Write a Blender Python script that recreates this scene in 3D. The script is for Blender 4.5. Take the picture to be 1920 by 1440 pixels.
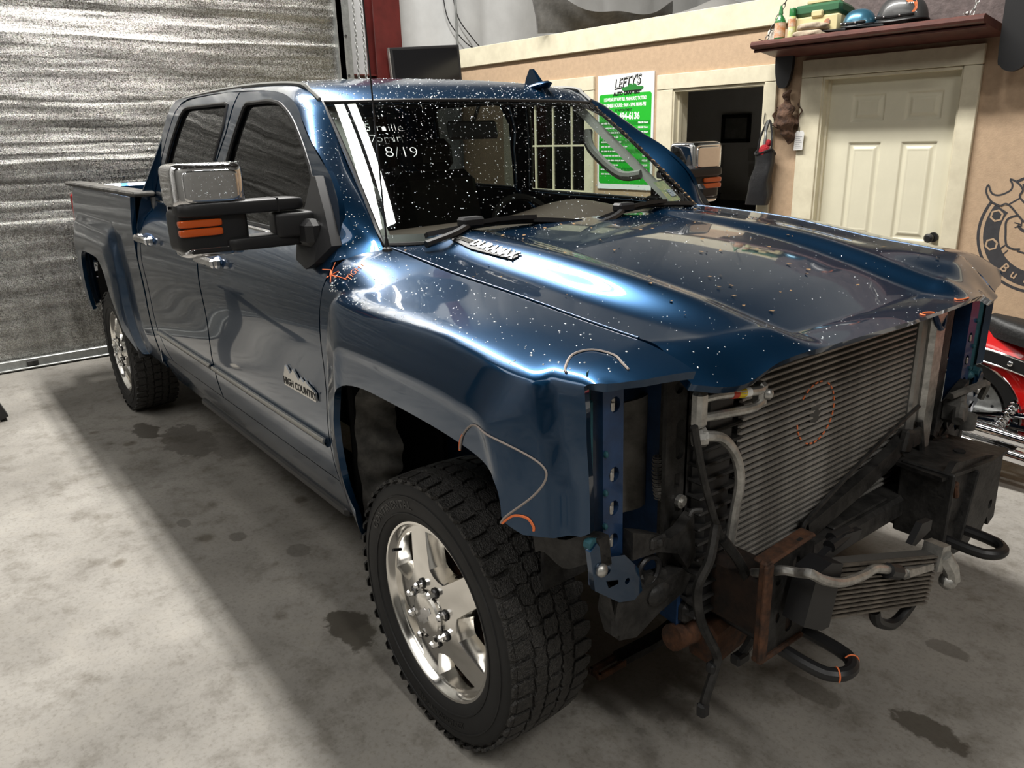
import bpy, bmesh, math, random
import numpy as np
from mathutils import Vector, Matrix
from mathutils.geometry import delaunay_2d_cdt
random.seed(7); rng = np.random.default_rng(7)
PI = math.pi
SC = bpy.context.scene; COL = SC.collection
for o_ in list(bpy.data.objects): bpy.data.objects.remove(o_)

# ------------------------------------------------------------------ camera, light, exposure
cd = bpy.data.cameras.new('camera'); cam = bpy.data.objects.new('camera', cd); COL.objects.link(cam)
yaw, pit, rol = math.radians(142.745), math.radians(-17.738), math.radians(-1.6625)
fw = Vector((math.cos(pit)*math.cos(yaw), math.cos(pit)*math.sin(yaw), math.sin(pit)))
rt = Vector((math.sin(yaw), -math.cos(yaw), 0)); up = rt.cross(fw)
r2 = math.cos(rol)*rt + math.sin(rol)*up; u2 = -math.sin(rol)*rt + math.cos(rol)*up
cam.matrix_world = Matrix(((r2.x, u2.x, -fw.x, 1.692), (r2.y, u2.y, -fw.y, -1.957), (r2.z, u2.z, -fw.z, 1.708), (0, 0, 0, 1)))
cd.sensor_fit = 'HORIZONTAL'; cd.sensor_width = 36.0; cd.lens = 36.0*1455.0/1920.0; cd.clip_start = .05
SC.camera = cam
w_ = bpy.data.worlds.new('night'); SC.world = w_; w_.use_nodes = True
w_.node_tree.nodes['Background'].inputs[0].default_value = (.02, .022, .025, 1)
def area_lamp(name, loc, lx, ly, watt, col=(1, .972, .925)):
    l = bpy.data.lights.new(name, 'AREA'); l.shape = 'RECTANGLE'; l.size = lx; l.size_y = ly; l.energy = watt; l.color = col
    o = bpy.data.objects.new(name, l); o.location = loc; COL.objects.link(o); return o
area_lamp('shop_tube_over_truck', (-3.2, .26, 6.2), 5.6, .20, 355)
area_lamp('shop_tube_over_truck_b', (-3.2, .56, 6.2), 5.6, .20, 355)
area_lamp('soft_fill_open_bay', (-.5, -4.9, 6.6), 8.0, 2.6, 190)  # broad soft fill added on the camera side, not a row of tubes
area_lamp('front_fill_lamp', (5.2, -1.6, 6.2), 2.6, .5, 170)  # unseen lamp added to brighten the truck's bare front end
SC.view_settings.view_transform = 'Standard'; SC.view_settings.look = 'None'
SC.view_settings.gamma = 1.0; SC.view_settings.use_curve_mapping = False; SC.view_settings.exposure = 0.32
SC.cycles.use_denoising = True
SC.cycles.max_bounces = 10; SC.cycles.transparent_max_bounces = 16
SC.cycles.caustics_reflective = False; SC.cycles.caustics_refractive = False; SC.cycles.sample_clamp_indirect = 6

# ------------------------------------------------------------------ helpers
WM = {}
def tag(o, label=None, cat=None, group=None, kind=None):
    if label: o['label'] = label
    if cat: o['category'] = cat
    if group: o['group'] = group
    if kind: o['kind'] = kind
    return o
def empty(name, loc, parent=None, rot=None):
    o = bpy.data.objects.new(name, None); COL.objects.link(o); o.empty_display_size = .1
    M = Matrix.Translation(loc) @ (rot or Matrix.Identity(4)); WM[o] = M
    if parent is None: o.matrix_basis = M
    else: o.parent = parent; o.matrix_basis = WM[parent].inverted() @ M
    return o
def mesh_obj(name, V, F, mat, parent=None, ang=35, kind=None, label=None, fm=None):
    V = np.asarray(V, float)
    c = (V.min(0)+V.max(0))/2
    me = bpy.data.meshes.new(name); me.from_pydata((V-c).tolist(), [], [tuple(f) for f in F])
    ms = mat if isinstance(mat, (list, tuple)) else [mat]
    for m in ms: me.materials.append(m)
    if fm is not None: me.polygons.foreach_set('material_index', np.asarray(fm, dtype=np.int32))
    b = bmesh.new(); b.from_mesh(me); bmesh.ops.recalc_face_normals(b, faces=b.faces); b.to_mesh(me); b.free()
    if ang:
        me.polygons.foreach_set('use_smooth', np.ones(len(me.polygons), bool))
        if ang < 180: me.set_sharp_from_angle(angle=math.radians(ang))
    me.update()
    o = bpy.data.objects.new(name, me); COL.objects.link(o)
    M = Matrix.Translation(Vector(c)); WM[o] = M
    if parent is None: o.matrix_basis = M
    else: o.parent = parent; o.matrix_basis = WM[parent].inverted() @ M
    tag(o, label, None, None, kind)
    return o
def dupe(o, M, parent):
    """copy an object (sharing its mesh) to world matrix M under parent"""
    c = o.copy(); COL.objects.link(c); WM[c] = M; c.parent = parent
    c.matrix_basis = (WM[parent].inverted() if parent else Matrix.Identity(4)) @ M
    return c
def cr(P, n=6, closed=False):
    P = [np.asarray(p, float) for p in P]; N = len(P); out = []
    rngi = range(N if closed else N-1)
    for i in rngi:
        if closed: a, b, c, d = P[(i-1) % N], P[i], P[(i+1) % N], P[(i+2) % N]
        else: a, b, c, d = P[max(i-1, 0)], P[i], P[i+1], P[min(i+2, N-1)]
        for k in range(n):
            t = k/n; out.append(.5*((2*b)+(-a+c)*t+(2*a-5*b+4*c-d)*t*t+(-a+3*b-3*c+d)*t**3))
    if not closed: out.append(P[-1])
    return out
def sm(tab):
    """smooth monotone cubic through a table"""
    x = np.array([a for a, b in tab], float); y = np.array([b for a, b in tab], float)
    d = np.diff(y)/np.diff(x); m = np.zeros_like(y); m[0] = d[0]; m[-1] = d[-1]
    for i in range(1, len(x)-1):
        m[i] = 0 if d[i-1]*d[i] <= 0 else 2*d[i-1]*d[i]/(d[i-1]+d[i])
    def f(v):
        v = min(max(v, x[0]), x[-1]); i = min(max(int(np.searchsorted(x, v)-1), 0), len(x)-2)
        h = x[i+1]-x[i]; t = (v-x[i])/h
        return (2*t**3-3*t*t+1)*y[i]+(t**3-2*t*t+t)*h*m[i]+(-2*t**3+3*t*t)*y[i+1]+(t**3-t*t)*h*m[i+1]
    return f
def ss(a, b, v):
    t = min(max((v-a)/(b-a), 0), 1); return t*t*(3-2*t)
class G:
    """collects shapes of one mesh"""
    def __init__(s): s.V = []; s.F = []
    def add(s, V, F):
        n = len(s.V); s.V += [tuple(v) for v in V]; s.F += [tuple(i+n for i in f) for f in F]; return s
    def box(s, c, size, bev=0.0, rot=None):
        hx, hy, hz = [d/2 for d in size]; M = rot or Matrix.Identity(3); c = Vector(c)
        b = min(bev, hx*.95, hy*.95, hz*.95)
        if b <= 0:
            V = [Vector((sx*hx, sy*hy, sz*hz)) for sx in (-1, 1) for sy in (-1, 1) for sz in (-1, 1)]
            F = [(0, 1, 3, 2), (4, 6, 7, 5), (0, 4, 5, 1), (2, 3, 7, 6), (0, 2, 6, 4), (1, 5, 7, 3)]
        else:
            V = []; ix = {}
            for sx in (-1, 1):
                for sy in (-1, 1):
                    for sz in (-1, 1):
                        for k in range(3):
                            d = [hx-b, hy-b, hz-b]; d[k] += b
                            ix[(sx, sy, sz, k)] = len(V); V.append(Vector((sx*d[0], sy*d[1], sz*d[2])))
            F = []
            for k in range(3):
                i, j = [q for q in range(3) if q != k]
                for sg in (-1, 1):
                    q = []
                    for a, bb in ((-1, -1), (1, -1), (1, 1), (-1, 1)):
                        t = [0, 0, 0]; t[k] = sg; t[i] = a; t[j] = bb; q.append(ix[(*t, k)])
                    F.append(q)
                for a in (-1, 1):
                    for bb in (-1, 1):
                        t0 = [0, 0, 0]; t0[i] = a; t0[j] = bb; t1 = list(t0); t0[k] = -1; t1[k] = 1
                        F.append((ix[(*t0, i)], ix[(*t1, i)], ix[(*t1, j)], ix[(*t0, j)]))
            for sx in (-1, 1):
                for sy in (-1, 1):
                    for sz in (-1, 1): F.append([ix[(sx, sy, sz, k)] for k in range(3)])
        return s.add([M @ v + c for v in V], F)
    def tube(s, P, r, n=8, cap=True, closed=False):
        P = [Vector(p) for p in P]; N = len(P); R = r if hasattr(r, '__len__') else [r]*N
        V = []; F = []; nrm = None
        for i, p in enumerate(P):
            t = (P[(i+1) % N]-P[(i-1) % N]) if closed else (P[min(i+1, N-1)]-P[max(i-1, 0)])
            if t.length < 1e-9: t = Vector((0, 0, 1))
            t.normalize()
            if nrm is None: nrm = t.orthogonal().normalized()
            else:
                nrm = nrm - t*nrm.dot(t)
                nrm = nrm.normalized() if nrm.length > 1e-6 else t.orthogonal().normalized()
            bn = t.cross(nrm)
            for k in range(n):
                a = 2*PI*k/n; V.append(p + (nrm*math.cos(a)+bn*math.sin(a))*R[i])
        for i in range(N if closed else N-1):
            j = (i+1) % N
            for k in range(n): F.append((i*n+k, i*n+(k+1) % n, j*n+(k+1) % n, j*n+k))
        if cap and not closed: F += [tuple(range(n-1, -1, -1)), tuple((N-1)*n+k for k in range(n))]
        return s.add(V, F)
    def cyl(s, a, b, r, r2=None, n=16): return s.tube([a, b], [r, r if r2 is None else r2], n)
    def strip(s, P, w, t, side=(0, 0, 1)):
        """flat bar of width w (along side) and thickness t swept along P"""
        P = [Vector(p) for p in P]; N = len(P); V = []; F = []; sd = Vector(side).normalized()
        for i, p in enumerate(P):
            tg = (P[min(i+1, N-1)]-P[max(i-1, 0)]).normalized(); a = (sd-tg*sd.dot(tg)).normalized(); b = tg.cross(a)
            for x, y in ((-1, -1), (1, -1), (1, 1), (-1, 1)): V.append(p+a*(x*w/2)+b*(y*t/2))
        for i in range(N-1):
            for k in range(4): F.append((i*4+k, i*4+(k+1) % 4, (i+1)*4+(k+1) % 4, (i+1)*4+k))
        F += [(3, 2, 1, 0), tuple((N-1)*4+k for k in range(4))]
        return s.add(V, F)
    def lathe(s, prof, o=(0, 0, 0), ax=(0, 0, 1), n=32, a0=0, a1=2*PI, ref=None):
        """prof: (radius, distance along axis)"""
        o = Vector(o); ax = Vector(ax).normalized(); e = Vector(ref).normalized() if ref else ax.orthogonal().normalized(); f = ax.cross(e)
        full = abs(a1-a0-2*PI) < 1e-6; m = n if full else n+1; V = []; F = []; K = len(prof)
        for i in range(m):
            a = a0+(a1-a0)*i/n
            for r, h in prof: V.append(o+ax*h+(e*math.cos(a)+f*math.sin(a))*r)
        for i in range(n):
            j = (i+1) % m
            for k in range(K-1): F.append((i*K+k, i*K+k+1, j*K+k+1, j*K+k))
        return s.add(V, F)
    def grid(s, fn, nu, nv, thick=None):
        V = [fn(i/nu, j/nv) for i in range(nu+1) for j in range(nv+1)]; w = nv+1
        F = [(i*w+j, (i+1)*w+j, (i+1)*w+j+1, i*w+j+1) for i in range(nu) for j in range(nv)]
        if thick is not None:
            n0 = len(V); t = Vector(thick)
            ring = [i*w for i in range(nu+1)]+[nu*w+j for j in range(1, nv+1)]+[i*w+nv for i in range(nu-1, -1, -1)]+[j for j in range(nv-1, 0, -1)]
            V = [Vector(v) for v in V]; top = [V[k].copy() for k in ring]; V += top+[p+t for p in top]; m = len(ring)
            F += [(n0+k, n0+(k+1) % m, n0+m+(k+1) % m, n0+m+k) for k in range(m)]
        return s.add(V, F)
    def prism(s, poly, fr, h0, h1):
        """polygon (2D) in frame fr(a,b,h)->point, from height h0 to h1"""
        n = len(poly); V = [fr(a, b, h0) for a, b in poly]+[fr(a, b, h1) for a, b in poly]
        return s.add(V, [tuple(range(n-1, -1, -1)), tuple(range(n, 2*n))]+[(i, (i+1) % n, n+(i+1) % n, n+i) for i in range(n)])
    def ball(s, c, r, n=10, m=7, rot=None):
        r = r if hasattr(r, '__len__') else (r, r, r); V = []; F = []; M = rot or Matrix.Identity(3); c = Vector(c)
        for j in range(1, m):
            for i in range(n):
                t = PI*j/m; p = 2*PI*i/n; V.append(c+M @ Vector((r[0]*math.sin(t)*math.cos(p), r[1]*math.sin(t)*math.sin(p), r[2]*math.cos(t))))
        V += [c+M @ Vector((0, 0, r[2])), c+M @ Vector((0, 0, -r[2]))]; a, b = len(V)-2, len(V)-1
        for j in range(m-2):
            for i in range(n): F.append((j*n+i, (j+1)*n+i, (j+1)*n+(i+1) % n, j*n+(i+1) % n))
        for i in range(n): F += [(a, i, (i+1) % n), (b, (m-2)*n+(i+1) % n, (m-2)*n+i)]
        return s.add(V, F)
    def sball(s, c, h, e=.35, n=28, m=14, rot=None):
        """rounded block with half sizes h"""
        q = lambda v, k: math.copysign(abs(v)**k, v); V = []; F = []; M = rot or Matrix.Identity(3); c = Vector(c)
        for j in range(m+1):
            for i in range(n):
                t = PI*j/m; p = 2*PI*(i+.5)/n; V.append(c+M @ Vector((h[0]*q(math.sin(t), e)*q(math.cos(p), e), h[1]*q(math.sin(t), e)*q(math.sin(p), e), h[2]*q(math.cos(t), e))))
        for j in range(m):
            for i in range(n): F.append((j*n+i, (j+1)*n+i, (j+1)*n+(i+1) % n, j*n+(i+1) % n))
        return s.add(V, F)
    def mirror(s):
        n = len(s.V); s.V += [(x, -y, z) for x, y, z in s.V]; s.F += [tuple(i+n for i in f[::-1]) for f in s.F]; return s
    def obj(s, name, mat, parent=None, ang=35, kind=None, label=None): return mesh_obj(name, s.V, s.F, mat, parent, ang, kind, label)
def rot(ax, deg): return Matrix.Rotation(math.radians(deg), 3, ax)
def inpoly(P, poly):
    x, y = P[:, 0], P[:, 1]; c = np.zeros(len(P), bool); n = len(poly)
    for i in range(n):
        x0, y0 = poly[i]; x1, y1 = poly[(i+1) % n]
        if y0 == y1: continue
        c ^= ((y0 > y) != (y1 > y)) & (x < (x1-x0)*(y-y0)/(y1-y0)+x0)
    return c
def densify(poly, step):
    out = []
    for i in range(len(poly)):
        a = np.array(poly[i], float); b = np.array(poly[(i+1) % len(poly)], float); L = np.linalg.norm(b-a)
        k = max(1, int(round(L/step)))
        for q in range(k): out.append(a+(b-a)*q/k)
    return np.array(out)
def shrink(poly, d):
    P = np.array(poly, float); A = np.sum(P[:, 0]*np.roll(P[:, 1], -1)-np.roll(P[:, 0], -1)*P[:, 1]); sg = 1 if A > 0 else -1
    t = np.roll(P, -1, 0)-np.roll(P, 1, 0); t /= np.linalg.norm(t, axis=1)[:, None]+1e-12
    return P+sg*d*np.stack([-t[:, 1], t[:, 0]], -1)
def cdt(outline, holes=(), step=.03, gap=0.0):
    loops = [shrink(densify(outline, step), gap)]+[shrink(densify(h, step), -gap) for h in holes]
    pts = np.concatenate(loops); edges = []; n = 0
    for L in loops: edges += [(n+i, n+(i+1) % len(L)) for i in range(len(L))]; n += len(L)
    lo, hi = loops[0].min(0), loops[0].max(0)
    gx = np.arange(lo[0]+step*.5, hi[0], step); gy = np.arange(lo[1]+step*.5, hi[1], step)
    Q = np.stack(np.meshgrid(gx, gy, indexing='ij'), -1).reshape(-1, 2)
    k = inpoly(Q, loops[0])
    for h in loops[1:]: k &= ~inpoly(Q, h)
    Q = Q[k]
    if len(Q):
        d = np.min(np.linalg.norm(Q[:, None]-pts[None], axis=2), axis=1) if len(Q)*len(pts) < 3e7 else np.ones(len(Q))
        Q = Q[d > step*.55]
    allp = [Vector((float(a), float(b))) for a, b in np.concatenate([pts, Q])]
    V, E, F, *_ = delaunay_2d_cdt(allp, edges, [], 0, 1e-7)
    V = np.array([tuple(v) for v in V]); F = [f for f in F]
    cen = np.array([V[list(f)].mean(0) for f in F]); ok = inpoly(cen, loops[0])
    for h in loops[1:]: ok &= ~inpoly(cen, h)
    return V, [tuple(f) for f, o in zip(F, ok) if o], loops
def patch(name, fn, outline, mat, parent, holes=(), step=.03, gap=.003, lip=.014, kind=None, label=None, extra=None):
    """a panel: 2D outline mapped by fn(a,b)->Vector, edges folded inwards by lip"""
    V2, F, loops = cdt(outline, holes, step, gap); g = G()
    P = [Vector(fn(a, b)) for a, b in V2]; g.add(P, F)
    if lip:
        e = 2e-3
        for L in loops:
            A = []; B = []
            for a, b in L:
                p = Vector(fn(a, b)); n = (Vector(fn(a+e, b))-Vector(fn(a-e, b))).cross(Vector(fn(a, b+e))-Vector(fn(a, b-e)))
                n = n.normalized() if n.length > 0 else Vector((0, 1, 0))
                A.append(p); B.append(p+n*(-lip if n.dot(fn.out if hasattr(fn, 'out') else Vector((0, -1, .3))) > 0 else lip))
            k = len(A); g.add(A+B, [(i, (i+1) % k, k+(i+1) % k, k+i) for i in range(k)])
    if extra: extra(g)
    return g.obj(name, mat, parent, 50, kind, label)

# ------------------------------------------------------------------ materials
def mat(name, col, rough=.5, metal=0.0, coat=0.0, var=0.0, vscale=6, bump=0.0, bscale=40, col2=None, spec=.5, trans=0, ior=1.45, emit=0, alpha=1, coord='Object'):
    m = bpy.data.materials.new(name); m.use_nodes = True; nt = m.node_tree; b = nt.nodes['Principled BSDF']
    b.inputs['Base Color'].default_value = (*col, 1); b.inputs['Roughness'].default_value = rough; b.inputs['Metallic'].default_value = metal
    b.inputs['Coat Weight'].default_value = coat; b.inputs['Coat Roughness'].default_value = .03; b.inputs['Specular IOR Level'].default_value = spec
    b.inputs['Transmission Weight'].default_value = trans; b.inputs['IOR'].default_value = ior; b.inputs['Alpha'].default_value = alpha
    if emit: b.inputs['Emission Color'].default_value = (*col, 1); b.inputs['Emission Strength'].default_value = emit
    N = nt.nodes.new; L = nt.links.new
    if var or bump: tc = N('ShaderNodeTexCoord')
    if var:
        n = N('ShaderNodeTexNoise'); n.inputs['Scale'].default_value = vscale; n.inputs['Detail'].default_value = 6; n.inputs['Roughness'].default_value = .65; L(tc.outputs[coord], n.inputs['Vector'])
        r = N('ShaderNodeValToRGB'); c2 = col2 or tuple(c*(1-var) for c in col)
        r.color_ramp.elements[0].position = .35; r.color_ramp.elements[1].position = .65
        r.color_ramp.elements[0].color = (*c2, 1); r.color_ramp.elements[1].color = (*col, 1)
        L(n.outputs['Fac'], r.inputs['Fac']); L(r.outputs['Color'], b.inputs['Base Color'])
    if bump:
        n = N('ShaderNodeTexNoise'); n.inputs['Scale'].default_value = bscale; n.inputs['Detail'].default_value = 4; L(tc.outputs[coord], n.inputs['Vector'])
        u = N('ShaderNodeBump'); u.inputs['Strength'].default_value = bump; u.inputs['Distance'].default_value = .01
        L(n.outputs['Fac'], u.inputs['Height']); L(u.outputs['Normal'], b.inputs['Normal'])
    return m
def nodes(m): return m.node_tree, m.node_tree.nodes, m.node_tree.links, m.node_tree.nodes['Principled BSDF']
M = {}
M['paint'] = mat('blue_metallic_paint', (.0008, .033, .088), .28, .80, 1.0)
M['paint2'] = mat('dusty_blue_primer_paint', (.016, .055, .15), .5, .2, .25, var=.5, vscale=14)
M['teal'] = mat('teal_dusty_sheet', (.03, .12, .15), .6, .1, 0, var=.5, vscale=18)
M['black'] = mat('black_plastic', (.012, .012, .013), .45, 0, 0)
M['dustblack'] = mat('dusty_black_metal', (.045, .043, .041), .55, .3, 0, var=.7, vscale=20, col2=(.010, .010, .010), bump=.25, bscale=60)
M['dark'] = mat('dark_underbody', (.008, .008, .009), .8)
M['dustgrey'] = mat('dusty_grey_plastic', (.15, .143, .13), .7, 0, 0, var=.7, vscale=12, col2=(.04, .039, .037), bump=.2, bscale=50)
M['rubber'] = mat('rubber', (.011, .011, .0115), .62, 0, 0, var=.4, vscale=9)
M['chrome'] = mat('chrome', (.86, .86, .87), .05, 1.0)
M['polish'] = mat('polished_aluminium', (.82, .80, .76), .13, 1.0, bump=.03, bscale=25)
M['alu'] = mat('dull_aluminium', (.60, .59, .56), .42, .85, 0, var=.45, vscale=30)
M['core'] = mat('dusty_core_fins', (.40, .385, .36), .45, .5, 0, var=.5, vscale=5, col2=(.17, .16, .145))
M['core2'] = mat('oily_cooler_fins', (.20, .175, .145), .5, .3, 0, var=.6, vscale=20, col2=(.08, .07, .058))
M['coredark'] = mat('core_gaps', (.07, .067, .062), .8)
M['rust'] = mat('rusty_steel', (.12, .052, .026), .75, .2, 0, var=.8, vscale=22, col2=(.025, .016, .012), bump=.35, bscale=60)
M['amber'] = mat('amber_lens', (.62, .10, .012), .18, 0, .6)
M['red'] = mat('red_lens', (.5, .01, .012), .15, 0, .6)
M['orange'] = mat('orange_crayon', (.85, .21, .07), .7)
M['greycrayon'] = mat('grey_worn_crayon', (.36, .31, .28), .7)
M['white'] = mat('white_paint', (.8, .8, .78), .5)
M['silver'] = mat('silver_badge', (.72, .71, .68), .25, .9)
M['interior'] = mat('dark_interior', (.02, .018, .017), .6)
M['dash'] = mat('brown_dash', (.085, .062, .05), .5, 0, 0, bump=.1, bscale=200)
M['greytrim'] = mat('grey_headliner_trim', (.24, .24, .225), .7)
M['debris'] = mat('dry_leaf_litter', (.33, .2, .09), .9, var=.6, vscale=60)
M['liner'] = mat('worn_bed_liner', (.2, .2, .2), .6, 0, 0, var=.5, vscale=8, bump=.2)
def glass(name, tint, refl_rough=.02, opac=0.0):
    m = bpy.data.materials.new(name); m.use_nodes = True; nt = m.node_tree; N = nt.nodes; L = nt.links
    N.remove(N['Principled BSDF']); out = N['Material Output']
    t = N.new('ShaderNodeBsdfTransparent'); t.inputs[0].default_value = (*tint, 1)
    g = N.new('ShaderNodeBsdfGlossy'); g.inputs['Roughness'].default_value = refl_rough
    lw = N.new('ShaderNodeLayerWeight'); lw.inputs[0].default_value = .5
    pw = N.new('ShaderNodeMath'); pw.operation = 'POWER'; pw.inputs[1].default_value = 5; L.new(lw.outputs['Facing'], pw.inputs[0])
    f = N.new('ShaderNodeMath'); f.operation = 'MULTIPLY_ADD'; f.inputs[1].default_value = .95; f.inputs[2].default_value = .05; L.new(pw.outputs[0], f.inputs[0])
    mx = N.new('ShaderNodeMixShader'); L.new(f.outputs[0], mx.inputs[0]); L.new(t.outputs[0], mx.inputs[1]); L.new(g.outputs[0], mx.inputs[2]); L.new(mx.outputs[0], out.inputs[0])
    return m
M['glass'] = glass('windshield_glass', (.76, .81, .78))
M['tint'] = glass('tinted_door_glass', (.10, .11, .11))
M['tintback'] = glass('clear_side_glass', (.80, .86, .82))
M['water'] = mat('water_drops', (.72, .78, .82), .06, .55, 1.0)  # pale metallic colour stands in for the bright glints of clear drops

# text: flat lettering turned into mesh; fr(a,b,h) places it
def text_mesh(txt, size, bold=0.0, sx=1.0, align='CENTER', shear=0, depth=0.001):
    c = bpy.data.curves.new('t', 'FONT'); c.body = txt; c.size = size; c.align_x = align; c.align_y = 'CENTER'; c.extrude = depth/2; c.offset = bold; c.shear = shear; c.resolution_u = 3
    o = bpy.data.objects.new('t', c); COL.objects.link(o); dg = bpy.context.evaluated_depsgraph_get()
    me = bpy.data.meshes.new_from_object(o.evaluated_get(dg)); V = [(v.co.x*sx, v.co.y, v.co.z) for v in me.vertices]; F = [tuple(p.vertices) for p in me.polygons]
    bpy.data.objects.remove(o); bpy.data.curves.remove(c); bpy.data.meshes.remove(me)
    return V, F
def text(name, txt, size, fr, mt, parent, **k):
    V, F = text_mesh(txt, size, **k)
    return mesh_obj(name, [fr(*v) for v in V], F, mt, parent, 0)
def drops(name, fn, n, parent, rmin=.0012, rmax=.0042, flat=.5, up=(0, 0, 1)):
    """small beads of water on fn(u,v)->(point,normal)"""
    base = G().ball((0, 0, 0), 1, 6, 4); bv = np.array(base.V); V = []; F = []
    for i in range(n):
        q = fn(random.random(), random.random())
        if q is None: continue
        p, nn = q; r = rmin+(rmax-rmin)*random.random()**2.5
        z = Vector(nn).normalized(); x = z.orthogonal().normalized(); y = z.cross(x); a = random.random()*6.3; st = random.uniform(.8, 1.5)
        x, y = x*math.cos(a)+y*math.sin(a), y*math.cos(a)-x*math.sin(a)
        R = np.array([x*r*st, y*r, z*r*flat]); k = len(V)*len(bv)
        V.append(bv @ R+np.array(p)); F += [tuple(t+k for t in f) for f in base.F]
    return mesh_obj(name, np.concatenate(V), F, M['water'], parent, 180, 'stuff', 'beads of water on the paint')
def norm(fn, u, v, e=1e-3):
    p = Vector(fn(u, v)); n = (Vector(fn(u+e, v))-p).cross(Vector(fn(u, v+e))-p)
    n = n.normalized() if n.length > 1e-12 else Vector((0, 0, 1))
    return p, n

# ------------------------------------------------------------------ the room
def WP(x, z, off=0.0):
    """point on the office wall face, off metres towards the truck"""
    return Vector((x, 3.446+.044*x-off, z))
def fw_(off0=0.0): return lambda a, b, h: WP(a, b, off0+h)
def wbox(g, x0, x1, z0, z1, h0, h1, bev=0.0):
    """board on the office wall"""
    n = len(g.V); g.box(((x0+x1)/2, 0, (z0+z1)/2), (x1-x0, h1-h0, z1-z0), bev)
    g.V[n:] = [tuple(WP(x, z, (h0+h1)/2-y)) for x, y, z in g.V[n:]]; return g

# concrete floor: mottled tone, dark damp spots and oil stains with shapes of their own
mf = mat('concrete', (.40, .375, .335), .72); nt, N, L, B = nodes(mf)
tc = N.new('ShaderNodeTexCoord')
def noise(sc, det=5, rough=.6, vec=None, dist=0):
    n = N.new('ShaderNodeTexNoise'); n.inputs['Scale'].default_value = sc; n.inputs['Detail'].default_value = det; n.inputs['Roughness'].default_value = rough; n.inputs['Distortion'].default_value = dist
    L.new(vec or tc.outputs['Object'], n.inputs['Vector']); return n
def math_(op, a, b=None, c=None):
    n = N.new('ShaderNodeMath'); n.operation = op
    for i, v in enumerate((a, b, c)):
        if v is None: continue
        if isinstance(v, (int, float)): n.inputs[i].default_value = v
        else: L.new(v, n.inputs[i])
    return n.outputs[0]
def ramp(fac, stops):
    r = N.new('ShaderNodeValToRGB'); L.new(fac, r.inputs['Fac']); e = r.color_ramp.elements
    while len(e) < len(stops): e.new(.5)
    for q, (p, c) in zip(e, stops): q.position = p; q.color = (*c, 1) if len(c) == 3 else c
    return r.outputs['Color']
def mixc(kind, fac, a, b):
    n = N.new('ShaderNodeMix'); n.data_type = 'RGBA'; n.blend_type = kind
    if isinstance(fac, (int, float)): n.inputs[0].default_value = fac
    else: L.new(fac, n.inputs[0])
    for i, v in ((6, a), (7, b)):
        if isinstance(v, tuple): n.inputs[i].default_value = (*v, 1)
        else: L.new(v, n.inputs[i])
    return n.outputs[2]
n1 = noise(1.1, 6, .62); n2 = noise(7, 8, .7); n3 = noise(60, 4, .7)
base = ramp(n1.outputs['Fac'], [(.3, (.21, .197, .176)), (.5, (.295, .279, .252)), (.72, (.385, .367, .334))])
base = mixc('MULTIPLY', .75, base, ramp(n2.outputs['Fac'], [(.30, (.50, .47, .42)), (.50, (1, 1, 1)), (.8, (1.15, 1.13, 1.09))]))
base = mixc('MULTIPLY', .6, base, ramp(n3.outputs['Fac'], [(.30, (.6, .58, .54)), (.5, (1, 1, 1))]))
vo = N.new('ShaderNodeTexVoronoi'); vo.inputs['Scale'].default_value = 3.1; L.new(tc.outputs['Object'], vo.inputs['Vector'])
nd = noise(9, 3, .6)
spot = math_('ADD', vo.outputs['Distance'], math_('MULTIPLY', nd.outputs['Fac'], .30))
base = mixc('MULTIPLY', .8, base, ramp(spot, [(.20, (.42, .38, .33)), (.285, (1, 1, 1))]))
geo = N.new('ShaderNodeNewGeometry'); nq = noise(11, 4, .65, geo.outputs['Position']); sep = N.new('ShaderNodeSeparateXYZ'); L.new(geo.outputs['Position'], sep.inputs[0])
allst = None
for x, y, rx, ry, s in [(-3.36, -1.02, .17, .075, .8), (-3.0, -.86, .33, .15, .55), (-2.75, -.72, .25, .10, .35), (-.63, -.97, .13, .085, .85), (.93, .13, .12, .055, .8),
                        (.62, .02, .10, .05, .45), (.35, .25, .16, .09, .4), (1.05, -.25, .1, .08, .4), (-.05, -.35, .5, .3, .35), (.8, .55, .07, .04, .5), (1.15, .5, .06, .05, .45), (-1.6, -1.05, .06, .04, .5), (-1.3, -.88, .07, .05, .4), (-1.9, -1.2, .05, .03, .45)]:
    dx = math_('DIVIDE', math_('SUBTRACT', sep.outputs[0], x), rx); dy = math_('DIVIDE', math_('SUBTRACT', sep.outputs[1], y), ry)
    d = math_('ADD', math_('SQRT', math_('ADD', math_('MULTIPLY', dx, dx), math_('MULTIPLY', dy, dy))), math_('MULTIPLY', math_('SUBTRACT', nq.outputs['Fac'], .5), 1.5))
    mk = N.new('ShaderNodeMapRange'); mk.inputs['From Min'].default_value = .88; mk.inputs['From Max'].default_value = 1.02; mk.inputs['To Min'].default_value = s; mk.inputs['To Max'].default_value = 0; L.new(d, mk.inputs[0])
    allst = mk.outputs[0] if allst is None else math_('MAXIMUM', allst, mk.outputs[0])
base = mixc('MIX', allst, base, (.055, .047, .036))
L.new(base, B.inputs['Base Color'])
rr = math_('SUBTRACT', .74, math_('MULTIPLY', allst, .25)); L.new(rr, B.inputs['Roughness'])
bu = N.new('ShaderNodeBump'); bu.inputs['Strength'].default_value = .25; bu.inputs['Distance'].default_value = .004; L.new(n2.outputs['Fac'], bu.inputs['Height']); L.new(bu.outputs[0], B.inputs['Normal'])
tag(G().box((0, 1, -.05), (14.4, 15.2, .1)).obj('floor', mf, None, 0), kind='structure')

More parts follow.
